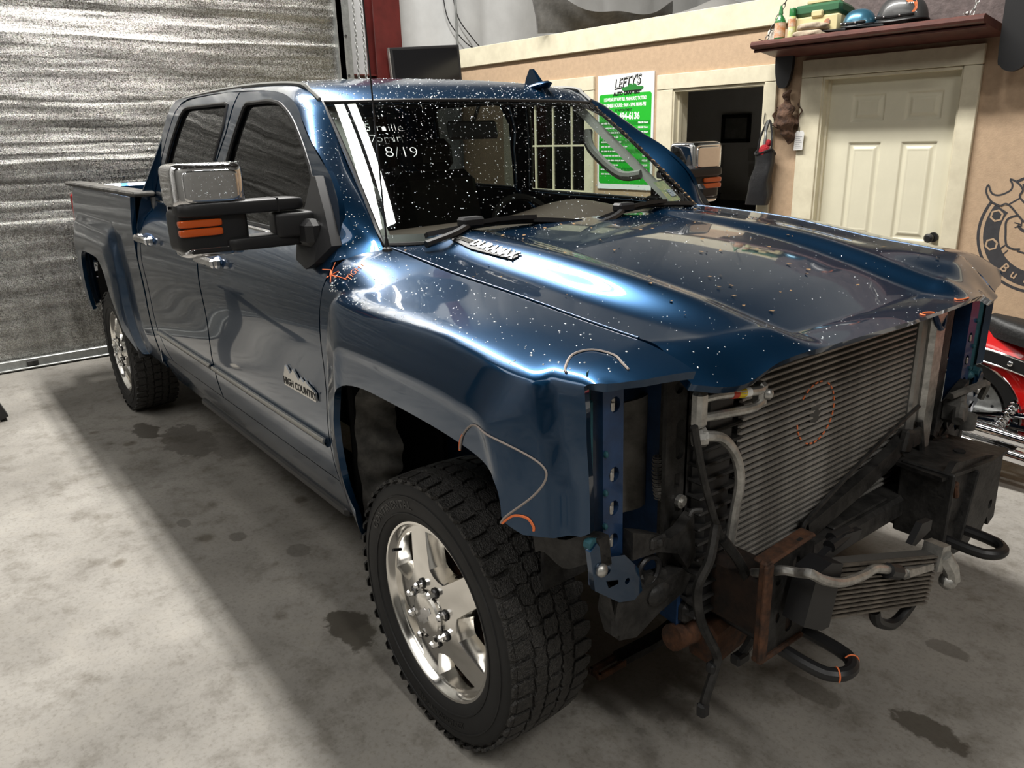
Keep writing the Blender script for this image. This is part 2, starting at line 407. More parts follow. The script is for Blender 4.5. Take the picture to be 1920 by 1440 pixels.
# foil insulation
def foil(name, col, rough=.3, diamond=130, bs=.35):
    m = mat(name, col, rough, 1.0); nt, N, L, B = nodes(m)
    tc = N.new('ShaderNodeTexCoord'); mp = N.new('ShaderNodeMapping'); L.new(tc.outputs['Object'], mp.inputs[0]); mp.inputs['Rotation'].default_value = (math.radians(45), 0, 0)
    ck = N.new('ShaderNodeTexVoronoi'); ck.inputs['Scale'].default_value = diamond; ck.inputs['Randomness'].default_value = .15; L.new(mp.outputs[0], ck.inputs['Vector'])
    mp2 = N.new('ShaderNodeMapping'); L.new(tc.outputs['Object'], mp2.inputs[0]); mp2.inputs['Scale'].default_value = (1, .35, 4.5)
    wr = N.new('ShaderNodeTexNoise'); wr.inputs['Scale'].default_value = 4; wr.inputs['Detail'].default_value = 7; wr.inputs['Roughness'].default_value = .62; L.new(mp2.outputs[0], wr.inputs['Vector'])
    b1 = N.new('ShaderNodeBump'); b1.inputs['Strength'].default_value = bs; b1.inputs['Distance'].default_value = .06; L.new(wr.outputs['Fac'], b1.inputs['Height'])
    b2 = N.new('ShaderNodeBump'); b2.inputs['Strength'].default_value = .55; b2.inputs['Distance'].default_value = .004; L.new(ck.outputs['Distance'], b2.inputs['Height']); L.new(b1.outputs[0], b2.inputs['Normal'])
    L.new(b2.outputs[0], B.inputs['Normal'])
    mr_ = N.new('ShaderNodeMapRange'); mr_.inputs['To Min'].default_value = rough*.45; mr_.inputs['To Max'].default_value = rough*1.5
    sx_ = N.new('ShaderNodeSeparateColor'); L.new(ck.outputs['Color'], sx_.inputs[0]); L.new(sx_.outputs[0], mr_.inputs[0]); L.new(mr_.outputs[0], B.inputs['Roughness'])
    r = N.new('ShaderNodeValToRGB'); r.color_ramp.elements[0].color = (*[c*.6 for c in col], 1); r.color_ramp.elements[1].color = (*col, 1)
    r.color_ramp.elements[0].position = .35; r.color_ramp.elements[1].position = .6; L.new(wr.outputs['Fac'], r.inputs['Fac'])
    mx_ = N.new('ShaderNodeMix'); mx_.data_type = 'RGBA'; mx_.blend_type = 'MULTIPLY'; mx_.inputs[0].default_value = 1
    r2_ = N.new('ShaderNodeValToRGB'); r2_.color_ramp.elements[0].color = (.6, .6, .6, 1); r2_.color_ramp.elements[1].color = (1.2, 1.2, 1.2, 1); L.new(sx_.outputs[1], r2_.inputs['Fac'])  # random lighter and darker cells put the foil's sparkle into its colour
    L.new(r.outputs['Color'], mx_.inputs[6]); L.new(r2_.outputs['Color'], mx_.inputs[7]); L.new(mx_.outputs[2], B.inputs['Base Color'])
    return m
M['foil'] = foil('foil_bubble_insulation', (.50, .495, .47), .30, 140, .16)
M['foilwall'] = foil('foil_wall_insulation', (.55, .55, .54), .35, 60, .5)
M['galv'] = mat('galvanised_steel', (.36, .37, .36), .4, .7, 0, var=.3, vscale=25)
# roll-up door lined with foil: thirty-odd wavy courses, then the flat foot
CRS = [(z_, random.uniform(-.006, .006), random.uniform(.008, .03)) for z_ in np.arange(1.0, 4.9, .062)+rng.uniform(-.03, .03, 63)]
def foil_pt(u, v):
    y = -6.2+7.83*u; z = .085+4.9*v
    w = .0012*math.sin(z*2*PI/.155+.4*math.sin(y*1.3))+.003*math.sin(z*2*PI/.47+y*.6)+.003*math.sin(y*1.3+z*2)+.0012*math.sin(y*7.1+z*19)
    w += sum(am*math.exp(-abs(z-zi-.012*math.sin(y*1.7+zi*9)-.006*math.sin(y*5+zi*31))/wd) for zi, am, wd in CRS)
    w *= ss(.3, 1.1, z)*.8+.2
    w += .003*math.sin(y*34+2*math.sin(z*2.2+y))*(1-ss(.7, 1.3, z))
    return Vector((-5.62+w, y, z))
d1 = tag(G().grid(foil_pt, 150, 420).obj('door_1', M['foil'], None, 180), kind='structure')
d1g = G().box((-5.585, -2.28, .05), (.05, 7.9, .075), .006); d1g.box((-5.56, -2.28, .018), (.07, 7.9, .014), .004)
d1g.obj('bottom_bar', M['galv'], d1)
G().box((-5.585, -2.28, .006), (.05, 7.9, .012)).obj('rubber_seal', M['rubber'], d1)
for y in (-1.36, -3.4): G().box((-5.545, y, .052), (.03, .08, .04), .004).obj('bar_bracket', M['dustblack'], d1)
jg = G().box((-5.63, 1.655, 1.9), (.12, .07, 3.8)); jg.box((-5.585, 1.70, 1.9), (.03, .13, 3.8))
jm = tag(jg.obj('trim_1', M['galv'], None, 20), kind='structure')
for k in range(7): G().cyl((-5.572, 1.71, .9+k*.35), (-5.562, 1.71, .9+k*.35), .012, n=8).obj('bolt', M['dustblack'], jm)
# end wall of white vinyl-faced insulation, seams and soft billows between the girts
mv = mat('white_vinyl_insulation', (.62, .63, .63), .5, 0, 0, var=.12, vscale=3)
def vin(u, v):
    y = 1.7+5.9*u; z = 7.4*v
    return Vector((-6.03+.035*abs(math.sin(y*PI/.92))**.6+.007*math.sin(y*9+3*math.sin(z*.8))+.006*math.sin(z*3+y*2), y, z))
tag(G().grid(vin, 120, 40).obj('wall_back', mv, None, 60), kind='structure')
tag(G().box((-5.95, -2.2, 6.1), (.2, 8.2, 2.6)).obj('wall_back_header', M['foilwall'], None, 0), kind='structure')
mred = mat('red_oxide_steel', (.10, .014, .012), .45, 0, .2, var=.35, vscale=5)
cg = G().box((-5.86, 2.28, 3.7), (.20, .02, 7.4)); cg.box((-5.77, 2.28, 3.7), (.02, .30, 7.4)); cg.box((-5.95, 2.28, 3.7), (.02, .30, 7.4))
tag(cg.obj('trim_2', mred, None, 20), kind='structure')
gg = G().box((-5.9, 1.92, 2.27), (.06, .5, .13)); gg.box((-5.85, 1.92, 2.33), (.06, .5, .012))
tag(gg.obj('trim_3', mred, None, 20), kind='structure')
# ceiling and the two walls behind the camera
tag(G().box((.0, 1, 7.4), (14.4, 15.2, .1)).obj('ceiling', mat('dark_ceiling_insulation', (.13, .13, .135), .7, var=.2, vscale=2), None, 0), kind='structure')
tag(G().grid(lambda u, v: Vector((-7+14*u, -6.4+.012*math.sin(u*90)+.02*math.sin(v*23+u*7), 7.4*v)), 140, 40).obj('wall_left', M['foilwall'], None, 180), kind='structure')
tag(G().box((7.0, 1, 3.7), (.1, 15.2, 7.4)).obj('wall_front', mat('grey_wall_panel', (.22, .22, .21), .7, var=.2), None, 0), kind='structure')
tag(G().box((0, 7.6, 3.7), (14.4, .1, 7.4)).obj('wall_loft_back', mv, None, 0), kind='structure')

# office wall: tan painted chipboard with openings
mt = mat('tan_painted_chipboard', (.50, .358, .235), .75, 0, 0, var=.13, vscale=26, bump=.12, bscale=120)
mc = mat('cream_painted_wood', (.70, .65, .49), .6, 0, 0, var=.10, vscale=9, col2=(.60, .55, .41))
OP = (-2.90, -2.05, 2.035); DR = (-1.58, -.666, 2.04); WI = (-4.98, -3.93, 2.08, 1.15)
V, F, _ = cdt([(-5.86, 0), (OP[0], 0), (OP[0], OP[2]), (OP[1], OP[2]), (OP[1], 0), (DR[0], 0), (DR[0], DR[2]), (DR[1], DR[2]), (DR[1], 0), (6.9, 0), (6.9, 2.43), (-5.86, 2.43)],
              [[(WI[0], WI[3]), (WI[1], WI[3]), (WI[1], WI[2]), (WI[0], WI[2])]], .4)
g = G(); g.add([WP(a, b) for a, b in V], F); g.add([WP(a, b, -.12) for a, b in V], F)
tag(g.obj('wall_right', mt, None, 0), kind='structure')
eg = G()
eg.add([Vector((-5.86, 3.19, 0)), Vector((-5.86, 7.5, 0)), Vector((-5.86, 7.5, 2.43)), Vector((-5.86, 3.19, 2.43))], [(0, 1, 2, 3)])
tag(eg.obj('wall_office_end', mt, None, 0), kind='structure')
tag(wbox(G(), -5.875, 6.9, 2.42, 2.605, -.02, .03, .004).obj('trim_4', mc, None, 20), kind='structure')
tag(G().prism([(-5.84, 3.26), (6.9, 3.82), (6.9, 7.5), (-5.84, 7.5)], lambda a, b, h: Vector((a, b, h)), 2.44, 2.56).obj('ceiling_office', mat('office_ceiling', (.25, .24, .22), .8), None, 0), kind='structure')
def casing(n, x0, x1, top, w=.17, z0=0.0, right=.12, deep=.16, sill=False):
    g = G(); wbox(g, x0-w, x0-.005, z0, top+.0, .0, .025, .003); wbox(g, x1+.005, x1+right, z0, top, .0, .025, .003); wbox(g, x0-w, x1+right, top+.003, top+.12, .0, .027, .003)
    for a, b in ((x0-.012, x0+.008), (x1-.008, x1+.012)): wbox(g, a, b, z0, top, -deep, .012)
    wbox(g, x0, x1, top-.018, top, -deep, .012); wbox(g, x0+.008, x0+.024, z0, top-.018, -.07, -.035); wbox(g, x1-.024, x1-.008, z0, top-.018, -.07, -.035)
    if sill: wbox(g, x0-w, x1+right, z0-.06, z0-.003, -deep, .05, .004)
    return tag(g.obj(n, mc, None, 20), kind='structure')
casing('trim_5', OP[0], OP[1], OP[2], .17, 0, .105); casing('trim_6', DR[0], DR[1], DR[2], .165, 0, .11)
casing('trim_7', WI[0], WI[1], WI[2], .13, WI[3], .12, .1, True)
# window_1: muntins and dark panes
wn = tag(wbox(wbox(G(), WI[0], WI[1], WI[3], WI[3]+.03, -.1, -.05), WI[0], WI[1], WI[2]-.03, WI[2], -.1, -.05).obj('window_1', mc, None, 0), kind='structure')
for i in range(1, 4): wbox(G(), WI[0]+.2625*i-.008, WI[0]+.2625*i+.008, WI[3]+.03, WI[2]-.03, -.095, -.065).obj('muntin', mc, wn, 0)
for z in (1.60,): wbox(G(), WI[0], WI[1], z-.008, z+.008, -.093, -.067).obj('muntin', mc, wn, 0)
wbox(G(), WI[0], WI[1], WI[3], WI[2], -.085, -.08).obj('pane', glass('window_pane', (.25, .28, .26)), wn, 0)
# door_2: cream four-panel door with moulded fields
def door_relief(u, v):
    x = DR[0]+.004+(DR[1]-DR[0]-.008)*u; z = .012+2.018*v; h = 0
    for x0, x1, z0, z1 in [(-1.395, -1.163, 1.733, 1.912), (-1.027, -.792, 1.733, 1.912), (-1.395, -1.163, .95, 1.597), (-1.027, -.792, .95, 1.597), (-1.395, -1.163, .2, .80), (-1.027, -.792, .2, .80)]:
        d = min(x-x0, x1-x, z-z0, z1-z)
        if d > -.002: h = -.011*ss(0, .012, d)+.012*ss(.022, .05, d)-.002*ss(.05, .055, d)
    return WP(x, z, -.055+h)
d2 = tag(G().grid(door_relief, 184, 404).obj('door_2', mat('cream_painted_steel_door', (.70, .665, .515), .42, 0, 0, var=.06, vscale=5), None, 60), kind='structure')
hg = G(); hg.tube([WP(-.735, .985, -.05), WP(-.735, .985, -.035)], .032, 16); hg.tube([WP(-.735, .985, -.04), WP(-.735, .985, .0), WP(-.735, .985, .008), WP(-.735, .985, .03), WP(-.735, .985, .042)], [.012, .012, .026, .030, .018], 16)
hg.obj('handle', M['black'], d2)
# office behind the opening
mo = mat('grey_office_wall', (.72, .72, .72), .8, var=.08)
tag(G().box((-3.6, 5.62, 1.2), (4.5, .1, 2.45)).obj('wall_office_back', mo, None, 0), kind='structure')
tag(G().box((-5.5, 4.6, 1.2), (.1, 2.2, 2.45)).obj('wall_office_left', mo, None, 0), kind='structure')
tag(G().box((-1.75, 4.6, 1.2), (.1, 2.2, 2.45)).obj('wall_office_right', mo, None, 0), kind='structure')

# ------------------------------------------------------------------ the pickup truck
truck = tag(empty('pickup_truck', (-2.0, 0, 0)), 'dark blue crew cab pickup with its grille, bumper and headlights removed', 'truck')
ptab = [(.40, .90), (.47, .925), (.55, .95), (.7, .980), (.9, .994), (1.1, 1.0), (1.25, .985), (1.34, .948), (1.40, .884), (1.5, .862), (1.6, .838), (1.7, .809), (1.8, .773), (1.86, .748), (1.90, .725), (1.94, .695)]
pcab = sm(ptab); pbed = sm(ptab[:6]+[(1.25, .999), (1.40, .985), (1.47, .975)]); plow = sm(ptab[:6]+[(1.22, .994), (1.5, .93)])
def flare(x, z, c, hw, top, slope=.34):
    """raised wheel-arch bulge with a flat crown"""
    l = (x-c+hw)-slope*max(z-.9, 0)*.8; r = (c+hw-.02-x)-slope*max(z-1.0, 0)*.5; t = top-z
    k = .018; d = -k*math.log(sum(math.exp(-min(v, 1)/k) for v in (l, r, t)))
    return .026*ss(-.002, .014, d)+.042*min(max(d, 0)/.15, 1)-.010*ss(.13, .17, d)
def dent(z): return .008*math.exp(-((z-.98)/.13)**2)
def frontin(x): return .9*max(x-.40, 0)**2
zs = sm([(-.60, 1.385), (-.50, 1.378), (-.155, 1.337), (.08, 1.316), (.42, 1.281), (.57, 1.268), (.70, 1.255)])
ys = sm([(-.6, .755), (-.4, .75), (.1, .735), (.6, .72)])
zcrest = sm([(-.6, 1.420), (-.47, 1.413), (-.1, 1.391), (.17, 1.364), (.42, 1.322), (.60, 1.280), (.72, 1.255)])
zfar = sm([(-.6, 1.403), (-.42, 1.398), (-.1, 1.382), (.1, 1.357), (.28, 1.332), (.5, 1.312), (.6, 1.297), (.70, 1.270)])
T0 = 1.265
ztopf = sm([(-.5, 1.27), (-.32, 1.296), (-.1, 1.299), (.15, 1.293), (.35, 1.277), (.50, 1.255), (.66, 1.235)])
def S(x, t, far=False):
    """front fender: wall up to T0, then the shoulder running in to the hood seam at t=1.5"""
    tz = T0-.04*ss(.15, .6, x)
    if t <= tz: return Vector((x, -(plow(t)-dent(t)-frontin(x)+flare(x, t, .035, .56, ztopf(x))), t))
    s = (t-tz)/(1.5-tz); y0 = plow(tz)-dent(tz)-frontin(x)
    q = ss(-.25, -.53, x)
    p1y = plow(tz)-frontin(x)-.012-.004*q; p1z = 1.302-.040*ss(.1, .6, x)+.075*q
    y2, z2 = ys(x), (zfar(x) if far else zs(x)); p1z = max(p1z, z2-.012) if far else p1z
    y = (1-s)**2*y0+2*s*(1-s)*p1y+s*s*y2; z = (1-s)**2*tz+2*s*(1-s)*p1z+s*s*z2
    y += flare(x, z, .035, .56, ztopf(x))*(1-s)**1.5
    z -= (.070 if far else .022)*max((x-(.585-.03*s))/.085, 0)**1.6*ss(0, .45, s)
    return Vector((x+.055*s*s*ss(.55, .68, x), -y, z))
S.out = Vector((0, -1, .5))
S2 = lambda x, t: S(x, t, True)
def cabS(x, z): return Vector((x, -(pcab(z)-dent(z)), z))
def bedS(x, z):
    tail = .9*max(-4.55-x, 0)**2
    return Vector((x, -(pbed(z)-dent(z)*.6-tail+flare(x, z, -3.93, .66, 1.27-.03*abs(x+3.93))), z))
def flip(fn):
    f = lambda a, b: (lambda v: Vector((v.x, -v.y, v.z)))(fn(a, b)); f.out = Vector((0, 1, .5)); return f
ARCH = [(-.366, .60), (-.385, .70), (-.403, .80), (-.401, .90), (-.372, .98), (-.317, 1.027), (-.20, 1.05), (-.055, 1.052), (.17, 1.045), (.325, 1.031), (.396, 1.012), (.431, .976), (.441, .935), (.447, .897), (.495, .874)]
FEND = [(-.60, .48), (-.40, .48)]+[tuple(p) for p in cr(ARCH, 3)]+[(.60, .885), (.622, .90), (.622, 1.04), (.620, 1.17), (.612, 1.235), (.618, 1.26), (.64, 1.30), (.655, 1.40), (.655, 1.5), (.2, 1.5), (-.2, 1.5), (-.52, 1.5), (-.535, 1.42), (-.515, 1.33), (-.545, 1.22), (-.561, 1.077), (-.578, .92), (-.598, .769), (-.60, .62)]
fender = patch('front_fender', S, FEND, M['paint'], truck, step=.014, lip=.02)
fender2 = patch('front_fender', flip(S2), FEND, M['paint'], truck, step=.03, lip=.03)
def adj(P):
    dz = lambda z: float(np.interp(z, [1.32, 1.40, 1.5, 1.6, 1.7, 1.8], [0, .024, .018, .012, .006, 0]))
    return [(x-dz(z)*(1.69-x)/1.06*(1-.6*ss(-2.0, -2.6, x)), z) for x, z in P]
DOORTOP = [(-.549, 1.40), (-.584, 1.506), (-.678, 1.597), (-.821, 1.671), (-.975, 1.753), (-1.094, 1.829), (-1.241, 1.879), (-1.474, 1.907)]
FDOOR = [(-.60, .60), (-.598, .769), (-.578, .92), (-.561, 1.077), (-.553, 1.209), (-.544, 1.274), (-.524, 1.33), (-.530, 1.365)]+[tuple(p) for p in cr(DOORTOP, 4)]+[(-1.785, 1.917), (-1.79, 1.751), (-1.825, 1.644), (-1.835, 1.42), (-1.80, 1.25), (-1.78, 1.1), (-1.785, .98), (-1.80, .78), (-1.80, .60)]
FDOOR = adj(FDOOR)
FWIN = [(-.76, 1.400), (-.735, 1.45), (-.78, 1.545)]+[tuple(p) for p in cr([(-.856, 1.624), (-.963, 1.701), (-1.107, 1.783), (-1.248, 1.838), (-1.33, 1.854), (-1.416, 1.861)], 3)]+[(-1.635, 1.863), (-1.66, 1.848), (-1.70, 1.65), (-1.725, 1.415)]
FWIN = adj(FWIN)
RDOOR = [(-1.81, .60), (-1.81, .78), (-1.793, .98), (-1.79, 1.1), (-1.81, 1.25), (-1.845, 1.42), (-1.835, 1.644), (-1.80, 1.751), (-1.795, 1.918), (-1.95, 1.927), (-2.40, 1.927), (-2.55, 1.92), (-2.63, 1.905), (-2.675, 1.87), (-2.70, 1.79), (-2.735, 1.615), (-2.785, 1.45), (-2.79, 1.3), (-2.785, 1.1), (-2.775, .9), (-2.75, .75), (-2.69, .66), (-2.62, .60)]
RDOOR = adj(RDOOR)
RWIN = [(-1.865, 1.422), (-1.865, 1.643), (-1.848, 1.774), (-1.875, 1.868), (-1.92, 1.876), (-2.47, 1.882), (-2.525, 1.876), (-2.565, 1.845), (-2.605, 1.741), (-2.643, 1.613), (-2.65, 1.483), (-2.62, 1.437)]
RWIN = adj(RWIN)
def door(name, outl, win, fn, step, gm):
    d = patch(name, fn, outl, M['paint'], truck, [win], step, lip=.02)
    sg = 1 if fn(-1, 1).y < 0 else -1
    ins = lambda a, b: fn(a, b)+Vector((0, .012*sg, 0))
    patch('window_glass', ins, win, gm, d, step=.08, gap=-.012, lip=0)
    wl = densify(win, .03); G().tube([fn(a, b)+Vector((0, .002*sg, 0)) for a, b in wl], .0085, 6, closed=True).obj('window_seal', M['black'], d)
    return d
cabS.out = Vector((0, -1, .2))
fd = door('front_door', FDOOR, FWIN, cabS, .03, M['tint']); rd = door('rear_door', RDOOR, RWIN, cabS, .03, M['tint'])
fd2 = door('front_door', FDOOR, FWIN, flip(cabS), .06, M['tintback']); rd2 = door('rear_door', RDOOR, RWIN, flip(cabS), .06, M['tint'])
CORNER = [(-2.63, .60), (-2.70, .66), (-2.76, .75), (-2.785, .9), (-2.795, 1.1), (-2.80, 1.3), (-2.795, 1.45), (-2.745, 1.615), (-2.71, 1.79), (-2.685, 1.873), (-2.638, 1.912), (-2.55, 1.928), (-1.80, 1.926), (-1.80, 1.94), (-2.70, 1.94), (-2.78, 1.93), (-2.81, 1.90), (-2.82, 1.7), (-2.83, 1.55), (-2.865, 1.45), (-2.87, 1.2), (-2.87, .9), (-2.86, .60)]
CORNER = adj(CORNER)
RARCH = [(-4.38, .62), (-4.35, .88), (-4.30, .99), (-4.21, 1.045), (-4.10, 1.058), (-3.80, 1.058), (-3.70, 1.045), (-3.62, .985), (-3.575, .88), (-3.50, .74), (-3.42, .62), (-3.36, .50)]
BED = [(-2.89, .50), (-2.885, .9), (-2.885, 1.2), (-2.90, 1.455), (-3.8, 1.460), (-4.70, 1.465), (-4.80, 1.455), (-4.83, 1.34), (-4.85, 1.15), (-4.84, .90), (-4.80, .62)]+[tuple(p) for p in cr(RARCH, 3)]
bedS.out = Vector((0, -1, .1))
for f in (lambda q: q, flip):
    h = f is flip
    patch('cab_corner', f(cabS), CORNER, M['paint'], truck, step=.05, gap=.002, lip=.01)
    patch('bed_side', f(bedS), BED, M['paint'], truck, step=.05 if h else .028, gap=.003, lip=.025)
    sg = -1 if h else 1
    g = G().grid(lambda u, v: Vector((-2.86+2.25*u, -sg*(pcab(.60-.17*v)-.012*v*v-.002), .597-.17*v)), 40, 6); g.grid(lambda u, v: Vector((-2.86+2.25*u, -sg*(.885-.25*v), .428)), 20, 1)
    g.obj('rocker_panel', M['paint'], truck)
    # roof rail and A-pillar in one sweep along the door tops
    def railpt(u, v, sg=sg):
        E = [(-.535, 1.35), (-.549, 1.40), (-.575, 1.46), (-.635, 1.555), (-.755, 1.640), (-.89, 1.708), (-1.035, 1.79), (-1.15, 1.850), (-1.33, 1.89), (-1.65, 1.914), (-2.15, 1.928), (-2.55, 1.930), (-2.76, 1.93)]
        E = adj(E)
        W = [(-.485, .785, 1.365), (-.528, .775, 1.396), (-.578, .766, 1.435), (-.682, .745, 1.520), (-.81, .721, 1.614), (-.92, .700, 1.705), (-1.025, .681, 1.793), (-1.095, .668, 1.845), (-1.22, .680, 1.908), (-1.6, .688, 1.931), (-2.1, .69, 1.938), (-2.5, .69, 1.936), (-2.76, .69, 1.93)]
        def cv(P, t):
            n = len(P)-1; i = min(int(t*n), n-1); k = t*n-i; a, b, c, d = P[max(i-1, 0)], P[i], P[i+1], P[min(i+2, n)]
            return [.5*(2*b_+(-a_+c_)*k+(2*a_-5*b_+4*c_-d_)*k*k+(-a_+3*b_-3*c_+d_)*k**3) for a_, b_, c_, d_ in zip(a, b, c, d)]
        ex, ez = cv(E, u); wx, wy, wz = cv(W, u)
        e = Vector((ex, -(pcab(ez)-dent(ez)), ez)); w = Vector((wx, -wy, wz)); b = (1-ss(.55, .72, u))*.017+.006
        m = (e+w)/2+Vector((.35, -.75, .55))*b*1.0
        p = e*(1-v)**2+m*2*v*(1-v)+w*v*v
        return Vector((p.x, sg*p.y, p.z))
    G().grid(railpt, 90, 12).obj('roof_pillar', M['paint'], truck)
    G().tube([Vector((x, sg*y, z)) for x, y, z in cr([(-1.10, -.672, 1.852), (-1.16, -.677, 1.884), (-1.24, -.684, 1.913), (-1.6, -.689, 1.934), (-2.1, -.691, 1.941), (-2.69, -.691, 1.934)], 6)], .009, 6).obj('roof_ditch_moulding', M['greytrim'], truck)
# roof
zc = sm([(0, 1.856), (.06, 1.888), (.14, 1.920), (.25, 1.943), (.5, 1.962), (.9, 1.980), (1.3, 1.982), (1.6, 1.968), (1.7, 1.955)]); zr = sm([(0, 1.848), (.06, 1.884), (.12, 1.905), (.3, 1.925), (.9, 1.937), (1.5, 1.935), (1.7, 1.928)])
def roofpt(u, v):
    y = (2*v-1)*(.664+.025*ss(0, .3, u)); xf = -1.032-.070*(2*v-1)**4; d = 1.75*u; k = abs(2*v-1)**2.4
    return Vector((xf-d, y, zc(d)*(1-k)+zr(d)*k))
g = G().grid(roofpt, 70, 48, (0, 0, -.02)); g.obj('roof', M['paint'], truck)
fg = G().prism([(-1.075, 1.872), (-1.235, 1.905), (-1.225, 1.95), (-1.205, 1.988), (-1.185, 1.988), (-1.13, 1.93)], lambda a, b, h: Vector((a, .40+h*(1-max(b-1.90, 0)*7), b)), -.016, .016); fg.ball((-1.18, .40, 1.902), (.115, .05, .022), 14, 6, rot('Y', -12))
fg.obj('roof_antenna_fin', M['paint'], truck)
# hood: outer slopes, two crests, sunken middle, nose rolling down to the lip
xr_ = lambda y: -.488-.035*(abs(y)/.74)**3
xn_ = sm([(0, .675), (.3, .665), (.45, .64), (.6, .60), (.72, .560)])
xl_ = sm([(0, .79), (.35, .775), (.5, .755), (.66, .735), (.74, .672)]); zl_ = sm([(0, 1.235), (.40, 1.232), (.50, 1.222), (.62, 1.19), (.74, 1.203)])
def htop(x, y):
    a = abs(y); cr_ = .50-.05*ss(.1, .65, x); zc_ = zcrest(x); seam = (zs(x) if y < 0 else zfar(x))+.002
    sink = .016+.016*ss(-.4, .5, x)
    if a >= cr_:
        t = (a-cr_)/max(ys(x)-cr_, .05); k = ss(-.03, .58, t)-ss(-.03, .58, 0)*(1-ss(0, .3, t))
        return zc_+(seam-zc_)*k
    t = ss(cr_-.125, cr_-.012, a)
    return zc_-sink*(1-t)+.010*(1-(a/cr_)**2)
def hoodpt(u, v):
    yy = 2*v-1; q = abs(yy)
    if u < .82:
        x0 = xr_(yy*.75); s = u/.82; x = x0+(xn_(q*.725)-x0)*s; y = yy*ys(x); return Vector((x, y, htop(x, y)))
    s = (u-.82)/.18; y = yy*ys(.6); a = abs(y); xn, xl = xn_(a), xl_(a); zn = htop(xn, y); zl = zl_(a)
    x = xn+(xl-xn)*s; z = zn+(zl-zn)*(.45*s*s+.55*ss(0, 1, s)*s**.3)
    return Vector((x, y, z))
hood = G().grid(hoodpt, 90, 120, (-.01, 0, -.016))
for v_ in (0, 1): hood.tube([hoodpt(i/40*.80, v_)+Vector((0, .003*(1 if v_ == 0 else -1), -.002)) for i in range(41)], .0045, 8)
hood = hood.obj('hood', M['paint'], truck, 60)
G().grid(lambda u, v: Vector((-.5+1.0*u, -.60+1.2*v, htop(-.5+1.0*u, -.60+1.2*v)-.05)), 10, 16).obj('hood_underside', M['dark'], truck)
# windshield, its black seal, cowl and wipers
def wspt(u, v):
    y = 2*v-1; b = Vector((-.462-.066*y**4, y*.768, 1.376+.018*y*y)); t = Vector((-1.015-.085*y**4, y*.660, 1.853-.006*y*y))
    p = b*(1-u)+t*u; k = 4*u*(1-u); return p+Vector((.58, 0, .8))*(.012*k)+Vector((0, 0, -.006))
ws = G().grid(wspt, 24, 32).obj('windshield', M['glass'], truck, 180)
G().tube([wspt(0, i/24) for i in range(25)]+[wspt(i/12, 1) for i in range(1, 13)]+[wspt(1, 1-i/24) for i in range(1, 25)]+[wspt(1-i/12, 0) for i in range(1, 12)], .008, 6, closed=True).obj('windshield_seal', M['black'], truck)
G().grid(lambda u, v: wspt(.002+.075*u, v)-Vector((.012, 0, .012)), 2, 24).obj('windshield_black_border', M['black'], truck)
def cowlpt(u, v):
    y = (2*v-1); a = wspt(0, v)+Vector((-.02, 0, -.004)); x = xr_(y*.75)+.03; b = Vector((x, y*.75, htop(x, y*.74)-.035)); return a*(1-u)+b*u-Vector((0, 0, .02*math.sin(PI*u)))
G().grid(cowlpt, 6, 24).obj('cowl_panel', M['black'], truck)
for y0, y1 in ((-.63, .02), (.10, .70)):
    wg = G(); P = [wspt(.02+.05*math.sin(PI*i/12), (y0+(y1-y0)*i/12)/1.536+.5)+Vector((.012, 0, .016)) for i in range(13)]
    wg.strip(P, .024, .016, (1, 0, .4)); Q = [p+Vector((.016, 0, .012)) for p in P[3:9]]; wg.strip(Q, .034, .014, (1, 0, .2))
    wg.box(Q[0]+Vector((.0, 0, .006)), (.05, .085, .034), .008); wg.tube(cr([Q[0], Q[0]+Vector((.05, -.1, -.02)), Q[0]+Vector((.07, -.22, -.04))], 4), .012, 6)
    wg.obj('wiper', M['black'], truck)
# radio mast
mg = G().tube([(-.488, -.775, 1.385), (-.505, -.787, 2.25)], [.0032, .0022], 6); mg.lathe([(.018, 0), (.016, .010), (.007, .016), (.005, .04)], (-.488, -.775, 1.372), (0, 0, 1), 12)
mg.obj('radio_mast', M['black'], truck)
# cab interior
G().grid(lambda u, v: Vector((-.62-.62*u, -.72+1.44*v, 1.375+.02*math.sin(PI*min(u*1.4, 1))-.04*u**3-.012*(2*v-1)**2+.05*math.exp(-((v-.755)/.13)**2)*math.sin(PI*u)**.7)), 14, 36, (0, 0, -.45)).obj('dashboard', M['dash'], truck)
sw = G().tube([Vector((-1.22-.09*math.sin(a)*.9, .38+.19*math.cos(a), 1.26+.17*math.sin(a))) for a in np.linspace(0, 2*PI, 28, endpoint=False)], .016, 8, closed=True)
sw.ball((-1.20, .38, 1.26), (.05, .085, .07), 12, 6); sw.strip([(-1.22, .2, 1.26), (-1.2, .38, 1.255), (-1.22, .56, 1.26)], .035, .02); sw.obj('steering_wheel', M['interior'], truck)
for y in (-.40, .40):
    for x in (-1.75, -2.45):
        sg_ = G().box((x, y, .98), (.5, .54, .16), .05); sg_.box((x-.25, y, 1.27), (.14, .52, .55), .06, rot('Y', -14)); sg_.box((x-.32, y, 1.62), (.09, .26, .17), .04, rot('Y', -10)); sg_.obj('seat', M['interior'], truck)
im = G().box((-1.10, .0, 1.735), (.025, .25, .075), .01, rot('Y', -15)); im.cyl((-1.09, 0, 1.77), (-1.05, 0, 1.83), .008, n=6); im.obj('inner_mirror', M['black'], truck)
G().box((-1.7, 0, .86), (2.0, 1.7, .05)).obj('cab_floor', M['dark'], truck)
G().grid(lambda u, v: roofpt(.02+.96*u, v)-Vector((0, 0, .045)), 8, 8).obj('headliner', M['greytrim'], truck)
